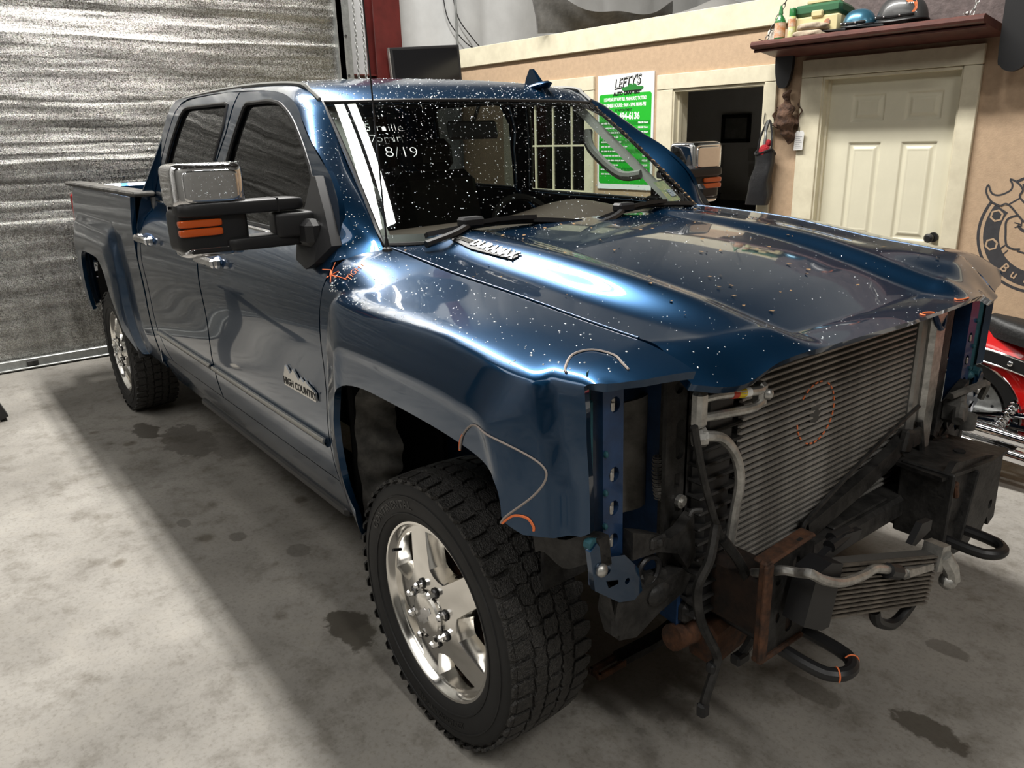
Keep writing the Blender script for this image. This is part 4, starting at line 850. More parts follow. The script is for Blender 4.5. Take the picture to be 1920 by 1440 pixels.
# ------------------------------------------------------------------ wheels
R0 = .405
tprof = [(-.108, .262), (-.128, .283), (-.1365, .325), (-.134, .360), (-.126, .384), (-.112, .3945), (-.08, .3985), (0, .4005), (.08, .3985), (.112, .3945), (.126, .384), (.134, .360), (.1365, .325), (.128, .283), (.108, .262)]
trad = sm(tprof)
def WPt(c, d, r, th): return Vector((c[0]+r*math.sin(th), c[1]-d, c[2]+r*math.cos(th)))
def make_wheel(c):
    w = empty('wheel', c, truck)
    fine = [(d, trad(d)) for d in list(np.linspace(-.108, -.1365, 7))[:-1]] if False else tprof
    g = G(); dd = cr([(a, b) for a, b in tprof], 3)
    g.lathe([(b, a) for a, b in dd], c, (0, -1, 0), 96, ref=(0, 0, 1))
    for rr, dx in ((.300, .1335), (.352, .1355)):  # moulded rings
        g.lathe([(rr-.004, dx-.004), (rr-.002, dx+.0022), (rr+.002, dx+.0022), (rr+.004, dx-.004)], c, (0, -1, 0), 96, ref=(0, 0, 1))
    NB = 46; st = 2*PI/NB
    def block(poly, h):  # poly in (theta, d)
        n = len(poly); cx = sum(p[0] for p in poly)/n; cy = sum(p[1] for p in poly)/n; V = []
        def rr(d, h):
            d = max(-.1335, min(.1335, d)); return trad(d)+h
        for k, (hh, sc) in enumerate(((-.004, 1.0), (h*.8, 1.0), (h, .94))):
            for t, d in poly: V.append(WPt(c, cy+(d-cy)*sc, rr(cy+(d-cy)*sc, hh), cx+(t-cx)*sc))
        F = [tuple(2*n+i for i in range(n))]
        for k in (0, 1): F += [(k*n+i, k*n+(i+1) % n, (k+1)*n+(i+1) % n, (k+1)*n+i) for i in range(n)]
        g.add(V, F)
    for i in range(NB):
        t = i*st
        for s in (-1, 1):
            o = st*.5*(s > 0); h = .0075
            block([(t+o+st*.04, s*.073), (t+o+st*.76, s*.070), (t+o+st*.84, s*.098), (t+o+st*.84, s*.118), (t+o+st*.10, s*.118), (t+o+st*.06, s*.098)], h)
            e = .7 if i % 2 else .62
            block([(t+o+st*.12, s*.119), (t+o+st*.84, s*.119), (t+o+st*e, s*.1325), (t+o+st*.26, s*.1325)], .0055)
            o2 = st*.25
            block([(t+o2+st*.00, s*.026), (t+o2+st*.40, s*.030), (t+o2+st*.62, s*.024), (t+o2+st*.98, s*.034), (t+o2+st*.86, s*.062), (t+o2+st*.50, s*.066), (t+o2+st*.30, s*.058), (t+o2-st*.10, s*.062)], h)
        block([(t+st*.02, -.020), (t+st*.45, -.024), (t+st*.95, -.014), (t+st*.88, .008), (t+st*.98, .020), (t+st*.50, .023), (t+st*.06, .014), (t+st*.14, -.004)], .0075)
    V_ = np.array(g.V); fm = [0 if min(math.hypot(V_[i][0]-c[0], V_[i][2]-c[2]) for i in f) > .3835 else 1 for f in g.F]
    tire = mesh_obj('tire', g.V, g.F, [M['tread'], M['rubber']], w, 30, fm=fm)
    def stext(txt, size, rad, thc, nm, flip_=False, sx=1.0):
        def fr(a, b, h):
            if flip_: a, b = -a, -b
            r = rad+b; th = thc+a/rad; d = .1372-.0*(r-.33); dz = .0
            # follow the sidewall
            q = min(max(r, .285), .383); dd_ = float(np.interp(q, [.283, .325, .360, .384], [.128, .1365, .134, .126]))
            return WPt(c, dd_+.0012+h, r, th)
        text(nm, txt, size, fr, M['letter'], tire, sx=sx, bold=.0006, depth=.0016)
    stext('CONTINENTAL', .034, .327, math.radians(-34), 'raised_lettering', sx=1.25)
    stext('TERRAINCONTACT', .024, .327, math.radians(172), 'raised_lettering', True, 1.2)
    # rim
    FR = lambda r, th, d: WPt(c, d, r, th)
    fd_ = lambda r: .126-.030*((max(r, .07)-.07)/.18)**1.3
    pol = [(.252*math.sin(a), .252*math.cos(a)) for a in np.linspace(0, 2*PI, 72, endpoint=False)]
    holes = []
    for k in range(5):
        a0 = math.radians(-21+36+72*k); ca, sa = math.cos(a0), math.sin(a0); hp = []
        half = lambda r, w: math.asin(min(.99, w/r))
        A = math.radians(36)
        pts = []
        for r, hw_ in ((.238, .043), (.185, .045), (.136, .048)): pts.append((r, A-half(r, hw_)))
        L_ = [(r, -a) for r, a in pts]; Rr = [(r, a) for r, a in pts[::-1]]
        apex = [(.116, -.14), (.112, 0), (.116, .14)] if False else [(.126, -.10), (.126, .10)]
        outer = [(.240, a) for a in np.linspace(pts[0][1], -pts[0][1], 7)[1:-1]]
        for r, a in L_+apex+Rr+outer: hp.append((r*math.sin(a0+a), r*math.cos(a0+a)))
        holes.append(hp)
    V2, F, loops = cdt(pol, holes, .016, 0); rg_ = G()
    P = lambda a, b, dz=0: Vector((c[0]+a, c[1]-(fd_(math.hypot(a, b))+dz), c[2]+b))
    rg_.add([P(a, b) for a, b in V2], F)
    for Lp in loops[1:]:
        m = Lp.mean(0); k = len(Lp); L1 = m+(Lp-m)*.955; L2 = m+(Lp-m)*.80
        V = [P(a, b) for a, b in Lp]+[P(a, b, -.006) for a, b in L1]+[P(a, b, -.050) for a, b in L2]
        rg_.add(V, [(i, (i+1) % k, k+(i+1) % k, k+i) for i in range(k)]+[(k+i, k+(i+1) % k, 2*k+(i+1) % k, 2*k+i) for i in range(k)])
    rg_.lathe([(.249, .093), (.254, .100), (.258, .112), (.263, .1175), (.270, .118), (.2735, .112), (.272, .104), (.262, .098), (.256, .06), (.244, .03)], c, (0, -1, 0), 96, ref=(0, 0, 1))
    rim = rg_.obj('rim', M['polish'], w, 28)
    bg = G().lathe([(.246, .085), (.240, .03), (.232, -.02), (.232, -.11), (.25, -.118)], c, (0, -1, 0), 48, ref=(0, 0, 1)); bg.obj('rim_barrel', M['barrel'], w)
    br_ = G().lathe([(.02, .03), (.17, .03), (.172, .005), (.02, .005)], c, (0, -1, 0), 40, ref=(0, 0, 1)); br_.lathe([(.02, .0), (.23, -.03)], c, (0, -1, 0), 30, ref=(0, 0, 1)); br_.obj('brake_disc', M['rust'], w)
    hc = G().lathe([(.072, .118), (.070, .134), (.064, .141), (.060, .1425), (.054, .1450), (.001, .1460)], c, (0, -1, 0), 40, ref=(0, 0, 1)); hcap = hc.obj('hub_cap', M['polish'], w, 28)
    em = G().prism([(-.034, -.008), (-.014, -.010), (-.017, -.017), (.010, -.017), (.012, -.008), (.034, -.006), (.034, .009), (.014, .010), (.017, .017), (-.010, .017), (-.012, .008), (-.034, .007)], lambda a, b, h: Vector((c[0]+a*1.0-b*.65, c[1]-.1457-h, c[2]+b*.95+a*.88)), 0, .002); em.obj('cap_emblem', M['chrome'], hcap, 20)
    ln = None
    for k in range(8):
        a = math.radians(22.5+45*k); p = FR(.0875, a, .128)
        pk = G().tube([p+Vector((0, .004, 0)), p+Vector((0, -.0005, 0))], .0165, 10); pk.obj('lug_pocket', M['black'], w)
        if ln is None:
            g2 = G().tube([p, p+Vector((0, -.018, 0)), p+Vector((0, -.024, 0))], [.0115, .0115, .007], 6); ln = g2.obj('lug_nut', M['chrome'], w, 20); p0 = p.copy(); Ml = WM[ln]
        else: dupe(ln, Matrix.Translation(p-p0) @ Ml, w)
    vs = FR(.225, math.radians(-60), .10); G().tube([vs, vs+Vector((.005, -.03, .01))], .005, 6).obj('valve_stem', M['black'], w)
    return w
M['tread'] = mat('tyre_rubber', (.050, .047, .043), .45, 0, 0, var=.55, vscale=130, col2=(.008, .008, .008), bump=.7, bscale=240)
M['letter'] = mat('tyre_lettering_rubber', (.007, .007, .007), .35)
M['barrel'] = mat('dark_barrel', (.25, .22, .18), .35, .8)
W1 = make_wheel((0, -.865, R0))
def copy_wheel(src, Mnew):
    r = src.copy(); COL.objects.link(r); M0 = WM[src]; WM[r] = Mnew; r.parent = truck; r.matrix_basis = WM[truck].inverted() @ Mnew
    D = Mnew @ M0.inverted()
    def rec(a, pa):
        for ch in [o for o in list(bpy.data.objects) if o.parent == a]:
            k = dupe(ch, D @ WM[ch], pa); rec(ch, k)
    rec(src, r); return r
copy_wheel(W1, Matrix.Translation((-3.904, -.865, R0)) @ Matrix.Rotation(math.radians(-47), 4, 'Y'))
copy_wheel(W1, Matrix.Translation((0, .865, R0)) @ Matrix.Rotation(PI, 4, 'Z'))
copy_wheel(W1, Matrix.Translation((-3.904, .865, R0)) @ Matrix.Rotation(PI, 4, 'Z'))

# ------------------------------------------------------------------ crayon notes, badge, glass notes, water, litter
def side_line(name, pts, r=.0022, m='orange', parent=fender, fn=S, n=6):
    return G().tube([fn(a, b)+Vector((0, -.0015, 0)) for a, b in cr(pts, n)], r, 5).obj(name, M[m], parent)
side_line('crayon_mark', [(.294, 1.02), (.315, 1.065), (.363, 1.103), (.42, 1.098), (.50, 1.075), (.543, 1.05), (.548, 1.02), (.52, .975), (.46, .915), (.445, .893)], .0026, 'greycrayon')
side_line('crayon_mark', [(.294, 1.02), (.300, 1.045), (.315, 1.066)], .003)
side_line('crayon_mark', [(.448, .893), (.475, .918), (.505, .921), (.519, .905), (.520, .893)], .003)
top_mark = G().tube(cr([tuple(S(a, b)+Vector((0, -.0012, .0015))) for a, b in [(.553, 1.30), (.54, 1.319), (.51, 1.382), (.52, 1.42), (.57, 1.424), (.60, 1.41), (.62, 1.40)]], 5), .0028, 5); top_mark.obj('crayon_mark', M['greycrayon'], fender)
for a, b in ((.035, .0), (-.035, -.003), (.02, .022), (-.018, .02), (.018, -.024), (-.022, -.02), (.085, .012), (-.075, -.006)):
    cx, cz = -.505, 1.334; fn = cabS if a < 0 else S
    G().tube([(S if t*a+cx > -.522 else cabS)(cx+a*t, cz+b*t)+Vector((0, -.002, 0)) for t in np.linspace(0, 1, 5)], .0013, 5).obj('crayon_star', M['orange'], fender if a > 0 else fd)
def tightfr(a, b, h):
    return S(-.425-.27*a-1.1*b, 1.383+.73*a)+Vector((0, -.002-h, .001))
text('crayon_word', 'TIGHT', .036, tightfr, M['orange'], fender, sx=.92, bold=-.0008)
for P in ([(.676, .46), (.70, .43), (.74, .415)], [(.69, .38), (.72, .33), (.75, .34)]):
    pass
def hood_at(x, y, h=0): return Vector((x, y, htop(x, y)+h))
def noseline(pts, r=.0025):
    return G().tube(cr([tuple(hoodpt(u, v)+Vector((.001, 0, .0015))) for u, v in pts], 5), r, 5).obj('crayon_mark', M['orange'], hood)
noseline([(.997, .556), (.985, .554), (.972, .559)]); noseline([(.998, .590), (.985, .584), (.972, .570)]); noseline([(.950, .735), (.962, .729), (.978, .744), (.985, .764)])
# engine badge on the outer hood slope
def badge(a, b, h):
    x, y = -.275+a, -.562+b+.075*a; e = .004; n = Vector((-(htop(x+e, y)-htop(x-e, y))/(2*e), -(htop(x, y+e)-htop(x, y-e))/(2*e), 1)).normalized(); return hood_at(x, y)+n*h
bb_ = G().prism([(-.165, .030), (-.15, .040), (-.03, .028), (.165, .010), (.175, .0), (.165, -.014), (-.03, -.010), (-.15, .010), (-.165, .016)], lambda a, b, h: badge(a, b-.008, h), 0, .005).obj('engine_badge', M['black'], hood, 20)
text('badge_text', 'DURAMAX', .040, lambda a, b, h: badge(a*1.0+.055, b+.000-(a)*.09, .005+h*3), M['silver'], bb_, bold=.0012, sx=1.12, depth=.002, shear=.2)
for k in range(3): G().strip([badge(-.155, .022-.006*k+.004, .006), badge(-.06, .012-.006*k+.004, .006)], .0032, .003, (0, 1, 0)).obj('badge_bar', M['silver'], bb_)
# notes written on the glass
def glassfr(u0, v0):
    def f(a, b, h):
        p, n = norm(wspt, u0+b/.69-a*.06, v0+a/1.54+b*.02); n = n if n.z > 0 else -n
        return p+n*(.002+h)
    return f
M['chalk'] = mat('white_chalk_marker', (.6, .66, .64), .8)
for tx, u0, v0, sz in (('5 mille', .775, .118, .060), ('7', .690, .075, .062), ('om', .690, .105, .056), ('in', .690, .139, .062), ('8/19', .585, .130, .076)): text('glass_note', tx, sz, glassfr(u0, v0), M['chalk'], ws, bold=-.0019, shear=.15, depth=.0006)
st_ = G().grid(lambda u, v: norm(wspt, .10+.16*u, .90+.06*v)[0]-Vector((0, 0, .006)), 4, 4).obj('inspection_sticker', mat('green_sticker', (.16, .24, .14), .6, var=.8, vscale=40, col2=(.4, .36, .2)), ws)
G().grid(lambda u, v: norm(wspt, .13+.055*u, .925+.03*v)[0]-Vector((0, 0, .003)), 2, 2).obj('date_sticker', mat('blue_sticker', (.03, .07, .2), .5, var=.6, vscale=90, col2=(.5, .5, .5)), ws)
def nrm_up(fn):
    def f(u, v):
        p, n = norm(fn, u, v); return p, (n if n.z > 0 else -n)
    return f
rf = nrm_up(roofpt); drops('water_drops', lambda u, v: rf(u*u*.9, v), 1500, truck, .0012, .0034)
wf = nrm_up(wspt); drops('water_drops', lambda u, v: wf(1-.97*u**1.5, v), 1900, ws, .0009, .0028)
hf = nrm_up(hoodpt); drops('water_drops', lambda u, v: hf(u**3.2, v), 900, hood, .0009, .0026)
drops('water_drops', lambda u, v: hf(.35+.65*u, v), 170, hood, .0008, .0022)
sf = lambda u, v: (lambda p: (p[0], p[1] if p[1].z > 0 else -p[1]))(norm(S, -.48+1.1*u**2, 1.28+.2*v)); drops('water_drops', sf, 420, fender, .0012, .0034)
mcap = lambda u, v: (Vector((-.785+.085*u, -1.297+.165*v, 1.6565)), Vector((0, 0, 1))); drops('water_drops', mcap, 130, truck, .001, .003)
mface = lambda u, v: (Vector((-.7205, -1.282+.14*v, 1.555+.07*u)), Vector((1, 0, 0))); drops('water_drops', mface, 70, truck, .0008, .002)
rp = lambda u, v: (lambda p: (p[0], p[1] if p[1].y < 0 else -p[1]))(norm(lambda a, b: railpt(a, b, -1) if False else Vector((railpt(a, b).x, -abs(railpt(a, b).y), railpt(a, b).z)), .02+.6*u, .15+.8*v)); drops('water_drops', rp, 160, truck, .001, .003)
lit = G()
for k in range(420):
    if k < 170: p = wspt(.03+.02*random.random(), .52+.35*random.random())+Vector((.05+.05*random.random(), 0, -.01))
    elif k < 340: p = wspt(random.random(), .985+.012*random.random())+Vector((.004, 0, .008))
    else: u = random.random(); q = hoodpt(u*.8, random.random()); p = q+Vector((0, 0, .002))
    r = random.uniform(.003, .010); a = random.random()*6; lit.add([p+Vector((r*math.cos(a+t), r*.6*math.sin(a+t), random.uniform(0, .004))) for t in (0, 1.7, 3.3, 4.8)], [(0, 1, 2, 3)])
lit.obj('leaf_litter', M['debris'], truck, 0, 'stuff')

# ------------------------------------------------------------------ things on and around the office wall
def wall_strip(g, pts, w, off=.0015, n=5, closed=False, smooth=True):
    P = cr(pts, n, closed) if smooth and len(pts) > 2 else [np.array(p, float) for p in pts]
    if closed: P = list(P)+[P[0]]
    N_ = len(P); V = []; F = []
    for i in range(N_):
        a, b = P[max(i-1, 0)], P[min(i+1, N_-1)]; t = (b-a)/(np.linalg.norm(b-a)+1e-9); q = np.array([-t[1], t[0]])*w/2
        V += [WP(*(P[i]+q), off), WP(*(P[i]-q), off)]
    for i in range(N_-1): F.append((2*i, 2*i+1, 2*i+3, 2*i+2))
    return g.add(V, F)
# price board
sg = tag(empty('shop_sign', WP(-3.435, 1.22, 0)), 'white and green shop price board on the tan wall between the openings', 'sign')
wbox(G(), -3.765, -3.112, 1.215, 2.195, .002, .012, .001).obj('panel', mat('white_sign_board', (.82, .83, .84), .4), sg, 20)
M['sgreen'] = mat('sign_green', (.02, .42, .03), .4); M['sgreen2'] = mat('sign_dark_green', (.012, .25, .02), .4); M['ink'] = mat('sign_black', (.01, .012, .01), .5); M['swhite'] = mat('sign_white_print', (.85, .86, .85), .5)
def rrect(x0, x1, z0, z1, r, n=5):
    out = []
    for cx, cz, a in ((x1-r, z1-r, 0), (x0+r, z1-r, PI/2), (x0+r, z0+r, PI), (x1-r, z0+r, 1.5*PI)): out += [(cx+r*math.cos(a+PI/2*k/n), cz+r*math.sin(a+PI/2*k/n)) for k in range(n+1)]
    return out
G().prism(rrect(-3.745, -3.135, 1.262, 2.035, .025), fw_(.012), 0, .001).obj('green_field', M['sgreen'], sg, 0)
SX, SZ = -3.44, 2.195
def sfr(dx, dz, off=.0135): return lambda a, b, h: WP(SX+dx+a, SZ-dz+b, off+h)
text('title', "LEFTY'S", .115, lambda a, b, h: WP(SX+.035+a+.15*b, SZ-.073+b+.10*a, .0135+h), M['ink'], sg, bold=.004, sx=.80)
text('title_inlay', "LEFTY'S", .115, lambda a, b, h: WP(SX+.031+a+.15*b, SZ-.071+b+.10*a, .0155+h), M['swhite'], sg, bold=-.0035, sx=.80)
car = [(-.10, 0), (.10, .0), (.125, .012), (.12, .026), (.055, .032), (.03, .052), (-.03, .054), (-.055, .034), (-.12, .026), (-.125, .010)]
G().prism(car, sfr(.09, .138), 0, .002).obj('car_picture', mat('sign_car_green', (.03, .20, .04), .4), sg, 0)
G().prism([(-.105, .0), (.105, .0), (.1, -.008), (-.1, -.008)], sfr(.09, .138), 0, .0015).obj('car_shadow', M['ink'], sg, 0)
text('subtitle', 'AUTO CRAFTERS', .040, lambda a, b, h: WP(SX+.02+a, SZ-.158+b+.03*a, .0150+h), M['ink'], sg, bold=.0022, sx=.98)
text('address', '115 WEAKLEY WAY RD. PINEHURST, TX 77362', .040, sfr(0, .207), M['swhite'], sg, bold=.0014, sx=.60)
text('hours', 'BUSINESS HOURS : 9AM - 5PM. MON-FRI', .042, sfr(0, .258), M['swhite'], sg, bold=.0014, sx=.66)
text('notice', 'BY APPOINTMENT', .032, sfr(-.01, .300), M['ink'], sg, bold=.0005, sx=.75)
text('phone', '832-494-6136', .078, sfr(.0, .352), M['swhite'], sg, bold=.003, sx=.80)
for k in range(12):
    z = .408+.040*k
    if k % 2 == 0: wbox(G(), -3.735, -3.145, SZ-z-.018, SZ-z+.018, .0125, .0140).obj('price_band', M['sgreen2'], sg, 0)
    text('price', ('$84.00 Hour' if k < 2 else '$75.00 Hour') if k < 3 else '$45.00', .022, lambda a, b, h, z=z: WP(-3.165+a, SZ-z+b, .0145+h), M['swhite'], sg, bold=.0008, align='RIGHT')
    g = G(); x = -3.715
    while x < -3.715+.20+.05*((k*7) % 3):
        w = .018+.02*((k*5+int(x*100)) % 3)/2; wbox(g, x, x+w, SZ-z-.006, SZ-z+.006, .0143, .0152); x += w+.008
    g.obj('small_print', M['swhite'], sg, 0, 'stuff')

# painted emblem
mu = tag(empty('wall_mural', WP(-.10, 1.06, 0)), 'dark gear ring emblem with fist and wrench painted on tan wall', 'mural')
mk = mat('dark_mural_paint', (.045, .045, .05), .7, var=.2, vscale=30); mc_ = WP
CX, CZ = -.095, 1.055
ring = lambda r, a: (CX+r*math.cos(a), CZ+r*math.sin(a))
def band(r0, r1, a0, a1, n=60, off=.001):
    g = G(); V = []; F = []
    for i in range(n+1):
        a = a0+(a1-a0)*i/n; V += [WP(*ring(r0, a), off), WP(*ring(r1, a), off)]
    F = [(2*i, 2*i+1, 2*i+3, 2*i+2) for i in range(n)]
    return g.add(V, F)
band(.235, .325, math.radians(150), math.radians(360+118)).obj('ring_band', mk, mu, 0)
band(.345, .362, math.radians(143), math.radians(360+122)).obj('ring_outline', mk, mu, 0)
for a in (197, 160, 230, 310, 345, 20, 60):
    h = [(CX+.28*math.cos(math.radians(a))+.034*math.cos(math.radians(60*k+20)), CZ+.28*math.sin(math.radians(a))+.034*math.sin(math.radians(60*k+20))) for k in range(6)]
    if 215 < a < 330: continue
    g = G(); wall_strip(g, h, .012, .0022, closed=True, smooth=False); g.obj('nut_outline', mt, mu, 0)
W_ = [(-.345, 1.21), (-.40, 1.235), (-.437, 1.29), (-.432, 1.335), (-.405, 1.285), (-.36, 1.275), (-.305, 1.305), (-.298, 1.34), (-.315, 1.372), (-.27, 1.35), (-.238, 1.31), (-.245, 1.262), (-.14, 1.165), (-.19, 1.115), (-.30, 1.22), (-.345, 1.21)]
G().prism(W_[:-1], fw_(.0012), 0, .0012).obj('wrench_fill', mt, mu, 0)
g = G(); wall_strip(g, W_, .011, .003, 4); wall_strip(g, [(-.245, 1.262), (-.30, 1.222)], .01, .003); g.obj('wrench_outline', mk, mu, 0)
for P, w in (([(-.19, 1.17), (-.27, 1.15), (-.30, 1.12), (-.295, 1.06), (-.28, .98), (-.24, .955), (-.20, .957)], .012), ([(-.285, .975), (-.325, .935)], .009), ([(-.215, .945), (-.15, .925), (-.11, .88)], .010), ([(-.265, .945), (-.29, .915)], .007), ([(-.235, 1.10), (-.19, 1.065), (-.10, 1.06), (.0, 1.09)], .016), ([(-.255, 1.115), (-.215, 1.105)], .006), ([(-.25, 1.085), (-.21, 1.10)], .006), ([(-.215, 1.13), (-.215, 1.105)], .006), ([(-.13, 1.17), (-.05, 1.19), (.06, 1.18), (.10, 1.12), (.09, 1.0), (.03, .95), (-.08, .93)], .012), ([(-.04, 1.19), (-.03, 1.12)], .008), ([(.03, 1.185), (.04, 1.12)], .008), ([(-.11, .88), (-.02, .87), (.06, .90)], .01)):
    g = G(); wall_strip(g, P, w, .0016); g.obj('fist_line', mk, mu, 0)
for k, ch in enumerate('Built'):
    a = math.radians(232+14*k); x, z = ring(.28, a); V, F = text_mesh(ch, .075, bold=.001, depth=.001); th = a+PI/2
    mesh_obj('letter', [WP(x+v[0]*math.cos(th)-v[1]*math.sin(th), z+v[0]*math.sin(th)+v[1]*math.cos(th), .0025+v[2]) for v in V], F, mt, mu, 0)

# hanging shelf over the cream door
mw = mat('red_brown_stained_wood', (.13, .045, .034), .5, 0, .1, var=.45, vscale=7)
sh = tag(empty('hanging_shelf', WP(-1.2, 2.24, .15)), 'red brown wooden shelf hung on chains above the cream door', 'shelf')
def SHP(x, d, h): return WP(x, 2.288+h-.055*(.33-d)/.33, d)  # point above the shelf top, d off the wall
V = []
g = G()
for x in (-1.955, -.452):
    for d in (.005, .33):
        for h in (-.045, 0): V.append(SHP(x, d, h))
g.add(V, [(0, 1, 3, 2), (4, 6, 7, 5), (0, 4, 5, 1), (2, 3, 7, 6), (0, 2, 6, 4), (1, 5, 7, 3)]); g.obj('board', mw, sh, 0)
G().tube([SHP(-1.955, .33, -.022), SHP(-.452, .33, -.022)], .025, 10).obj('rounded_nosing', mw, sh)
G().tube([SHP(-1.955, .30, -.055), SHP(-.452, .30, -.055)], .010, 6).obj('moulding_bead', mw, sh)
for x, xt, m in ((-1.90, -1.77, M['black']), (-.56, -.50, M['alu'])):
    g = G()
    for k in range(16):
        t = k/15; p = SHP(x, .27, 0).lerp(WP(xt, 2.78, .05), t); d = (WP(xt, 2.78, .05)-SHP(x, .27, 0)).normalized(); s1 = d.orthogonal().normalized() if k % 2 else d.cross(d.orthogonal().normalized())
        g.tube([p+d*(.024*math.cos(a))+s1*(.010*math.sin(a)) for a in np.linspace(0, 2*PI, 10, endpoint=False)], .0028, 5, closed=True)
    g.tube([SHP(x-.02, .31, .02), SHP(x, .27, .012), SHP(x+.03, .29, .012)], .003, 5); g.obj('chain', m, sh, 35, 'stuff')
# what stands on it
def lathe_thing(name, lab, cat, x, d, prof, m, group=None, parts=()):
    b = SHP(x, d, .001); r = tag(empty(name, b), lab, cat, group)
    for nm, pr, mm in [('body', prof, m)]+list(parts): G().lathe(pr, b, (0, 0, 1), 18).obj(nm, mm, r)
    return r, b
M['bgreen'] = mat('green_bottle_plastic', (.02, .16, .04), .3, 0, .3); M['blab'] = mat('orange_bottle_label', (.62, .22, .06), .5, 0, 0, var=.6, vscale=40, col2=(.62, .55, .45))
M['ylab'] = mat('lime_can_label', (.55, .62, .12), .4, 0, 0, var=.5, vscale=45, col2=(.75, .72, .6))
lathe_thing('spray_bottle', 'green pump bottle with orange label on left shelf end', 'bottle', -1.805, .24, [(0, 0), (.034, .002), (.037, .01), (.037, .13), (.03, .15), (.013, .175), (.013, .18), (0, .18)], M['bgreen'], 'repellent bottles on the shelf', [('label', [(.0376, .03), (.0376, .125)], M['blab']), ('nozzle', [(.013, .178), (.016, .182), (.012, .21), (.006, .235), (0, .236)], M['bgreen'])])
lathe_thing('spray_can', 'slim green capped can with lime label beside pump bottle', 'bottle', -1.715, .24, [(0, 0), (.024, .001), (.025, .005), (.025, .15), (.021, .158), (0, .158)], M['ylab'], 'repellent bottles on the shelf', [('label', [(.0256, .09), (.0256, .14)], M['blab']), ('cap', [(.0225, .155), (.0225, .20), (.019, .207), (0, .208)], M['bgreen'])])
tb_ = tag(empty('tackle_box', SHP(-1.54, .14, .002)), 'cream and green tackle box standing behind the spray bottles', 'box')
M['cream'] = mat('cream_box_plastic', (.62, .54, .30), .45); M['lid'] = mat('green_lid_plastic', (.045, .13, .065), .4)
def sbox(x0, x1, d0, d1, h0, h1, bev): 
    g = G(); n = len(g.V); g.box(((x0+x1)/2, (d0+d1)/2, (h0+h1)/2), (x1-x0, d1-d0, h1-h0), bev); g.V = [tuple(SHP(x, d, h)) for x, d, h in g.V]; return g
sbox(-1.715, -1.385, .05, .22, .004, .155, .018).obj('box_body', M['cream'], tb_)
sbox(-1.722, -1.378, .045, .226, .150, .225, .02).obj('lid', M['lid'], tb_)
sbox(-1.65, -1.44, .08, .19, .225, .262, .012).obj('tray', M['cream'], tb_); sbox(-1.585, -1.50, .215, .235, .135, .178, .008).obj('latch', M['cream'], tb_)
G().tube([SHP(-1.47, .221, .10), SHP(-1.47, .2235, .10)], .022, 12).obj('round_badge', mat('badge_dark', (.05, .05, .05), .4, var=.8, vscale=80, col2=(.5, .2, .1)), tb_)
mg_ = mat('beige_canvas', (.50, .41, .30), .85, 0, 0, var=.2, vscale=20, bump=.2, bscale=80)
def lump(name, lab, cat, x0, x1, d0, d1, h0, h1, m, group=None, seed=0):
    cx, cd_, ch = (x0+x1)/2, (d0+d1)/2, (h0+h1)/2; b = tag(empty(name, SHP(cx, cd_, h0)), lab, cat, group)
    def f(u, v):
        t = PI*v; p = 2*PI*u; r = 1+.10*math.sin(p*3+seed)+.07*math.sin(p*5+t*4+seed*2)
        e = lambda q: math.copysign(abs(q)**.65, q)
        return SHP(cx+(x1-x0)/2*e(math.cos(p))*abs(math.sin(t))**.5*r, cd_+(d1-d0)/2*e(math.sin(p))*abs(math.sin(t))**.5*r, ch-(h1-h0)/2*e(math.cos(t)))
    G().grid(f, 28, 12).obj('cloth', m, b, 60); g = G(); g.tube([f(.62+.0*k, .12+.76*k/10)+Vector((0, -.002, 0)) for k in range(11)], .0025, 5); g.obj('seam', m, b); return b
lump('canvas_cap', 'folded beige canvas cap lying on the shelf board', 'cap', -1.67, -1.47, .20, .31, .001, .045, mg_, 'beige canvas caps', 1)
lump('canvas_cap', 'beige canvas cap stacked on another before tackle box', 'cap', -1.66, -1.45, .20, .30, .047, .092, mg_, 'beige canvas caps', 3)
lump('work_glove', 'white work glove at the left end of shelf', 'glove', -1.93, -1.845, .12, .22, .001, .11, mat('white_glove_cloth', (.62, .58, .5), .9, bump=.3, bscale=60), None, 5)
def helmet(name, lab, x, d, rx, h, ry, m, yaw_=0):
    b = tag(empty(name, SHP(x, d, .012)), lab, 'helmet', 'half helmets on the shelf')
    def f(u, v):
        p = -2*PI*u; t = v*PI*.5; k = 1+.06*math.cos(p)
        return SHP(x+rx*k*math.cos(p)*math.cos(t)**.8, d+ry*math.sin(p)*math.cos(t)**.8, .038+(.012*math.cos(p*2))*(1-v)+h*math.sin(t))
    s = G().grid(f, 40, 14).obj('shell', m, b, 80)
    G().tube([f(u, 0)+Vector((0, 0, .004)) for u in np.linspace(0, 1, 40, endpoint=False)], .008, 6, closed=True).obj('rim_trim', M['black'], b)
    G().tube([f(u, .12)+Vector((0, -.002, 0)) for u in np.linspace(.42, .88, 20)], .010, 6).obj('band', M['rubber'], b)
    for u in (.5, .6, .7, .8): G().ball(f(u, .12)+Vector((0, -.012, 0)), .007, 8, 6).obj('snap', M['chrome'], b)
    vz = G().grid(lambda u, v: f(.40+.30*u, 0)+Vector((-.075*v*math.sin(PI*u)**.5-.01*v, -.10*v*math.sin(PI*u)**.5, -.012*v)), 14, 4, (0, 0, -.004)); vz.obj('visor', M['black'], b)
    return b, f
helmet('half_helmet', 'metallic blue half helmet with black visor on shelf', -1.262, .20, .105, .115, .095, mat('metallic_blue_helmet', (.05, .16, .24), .3, .5, .6))
hb, hf_ = helmet('half_helmet', 'dark grey half helmet with orange skull art on shelf', -1.00, .19, .155, .165, .11, mat('satin_dark_helmet', (.055, .055, .055), .38, .2, .3))
sk = mat('orange_skull_paint', (.62, .16, .05), .5)
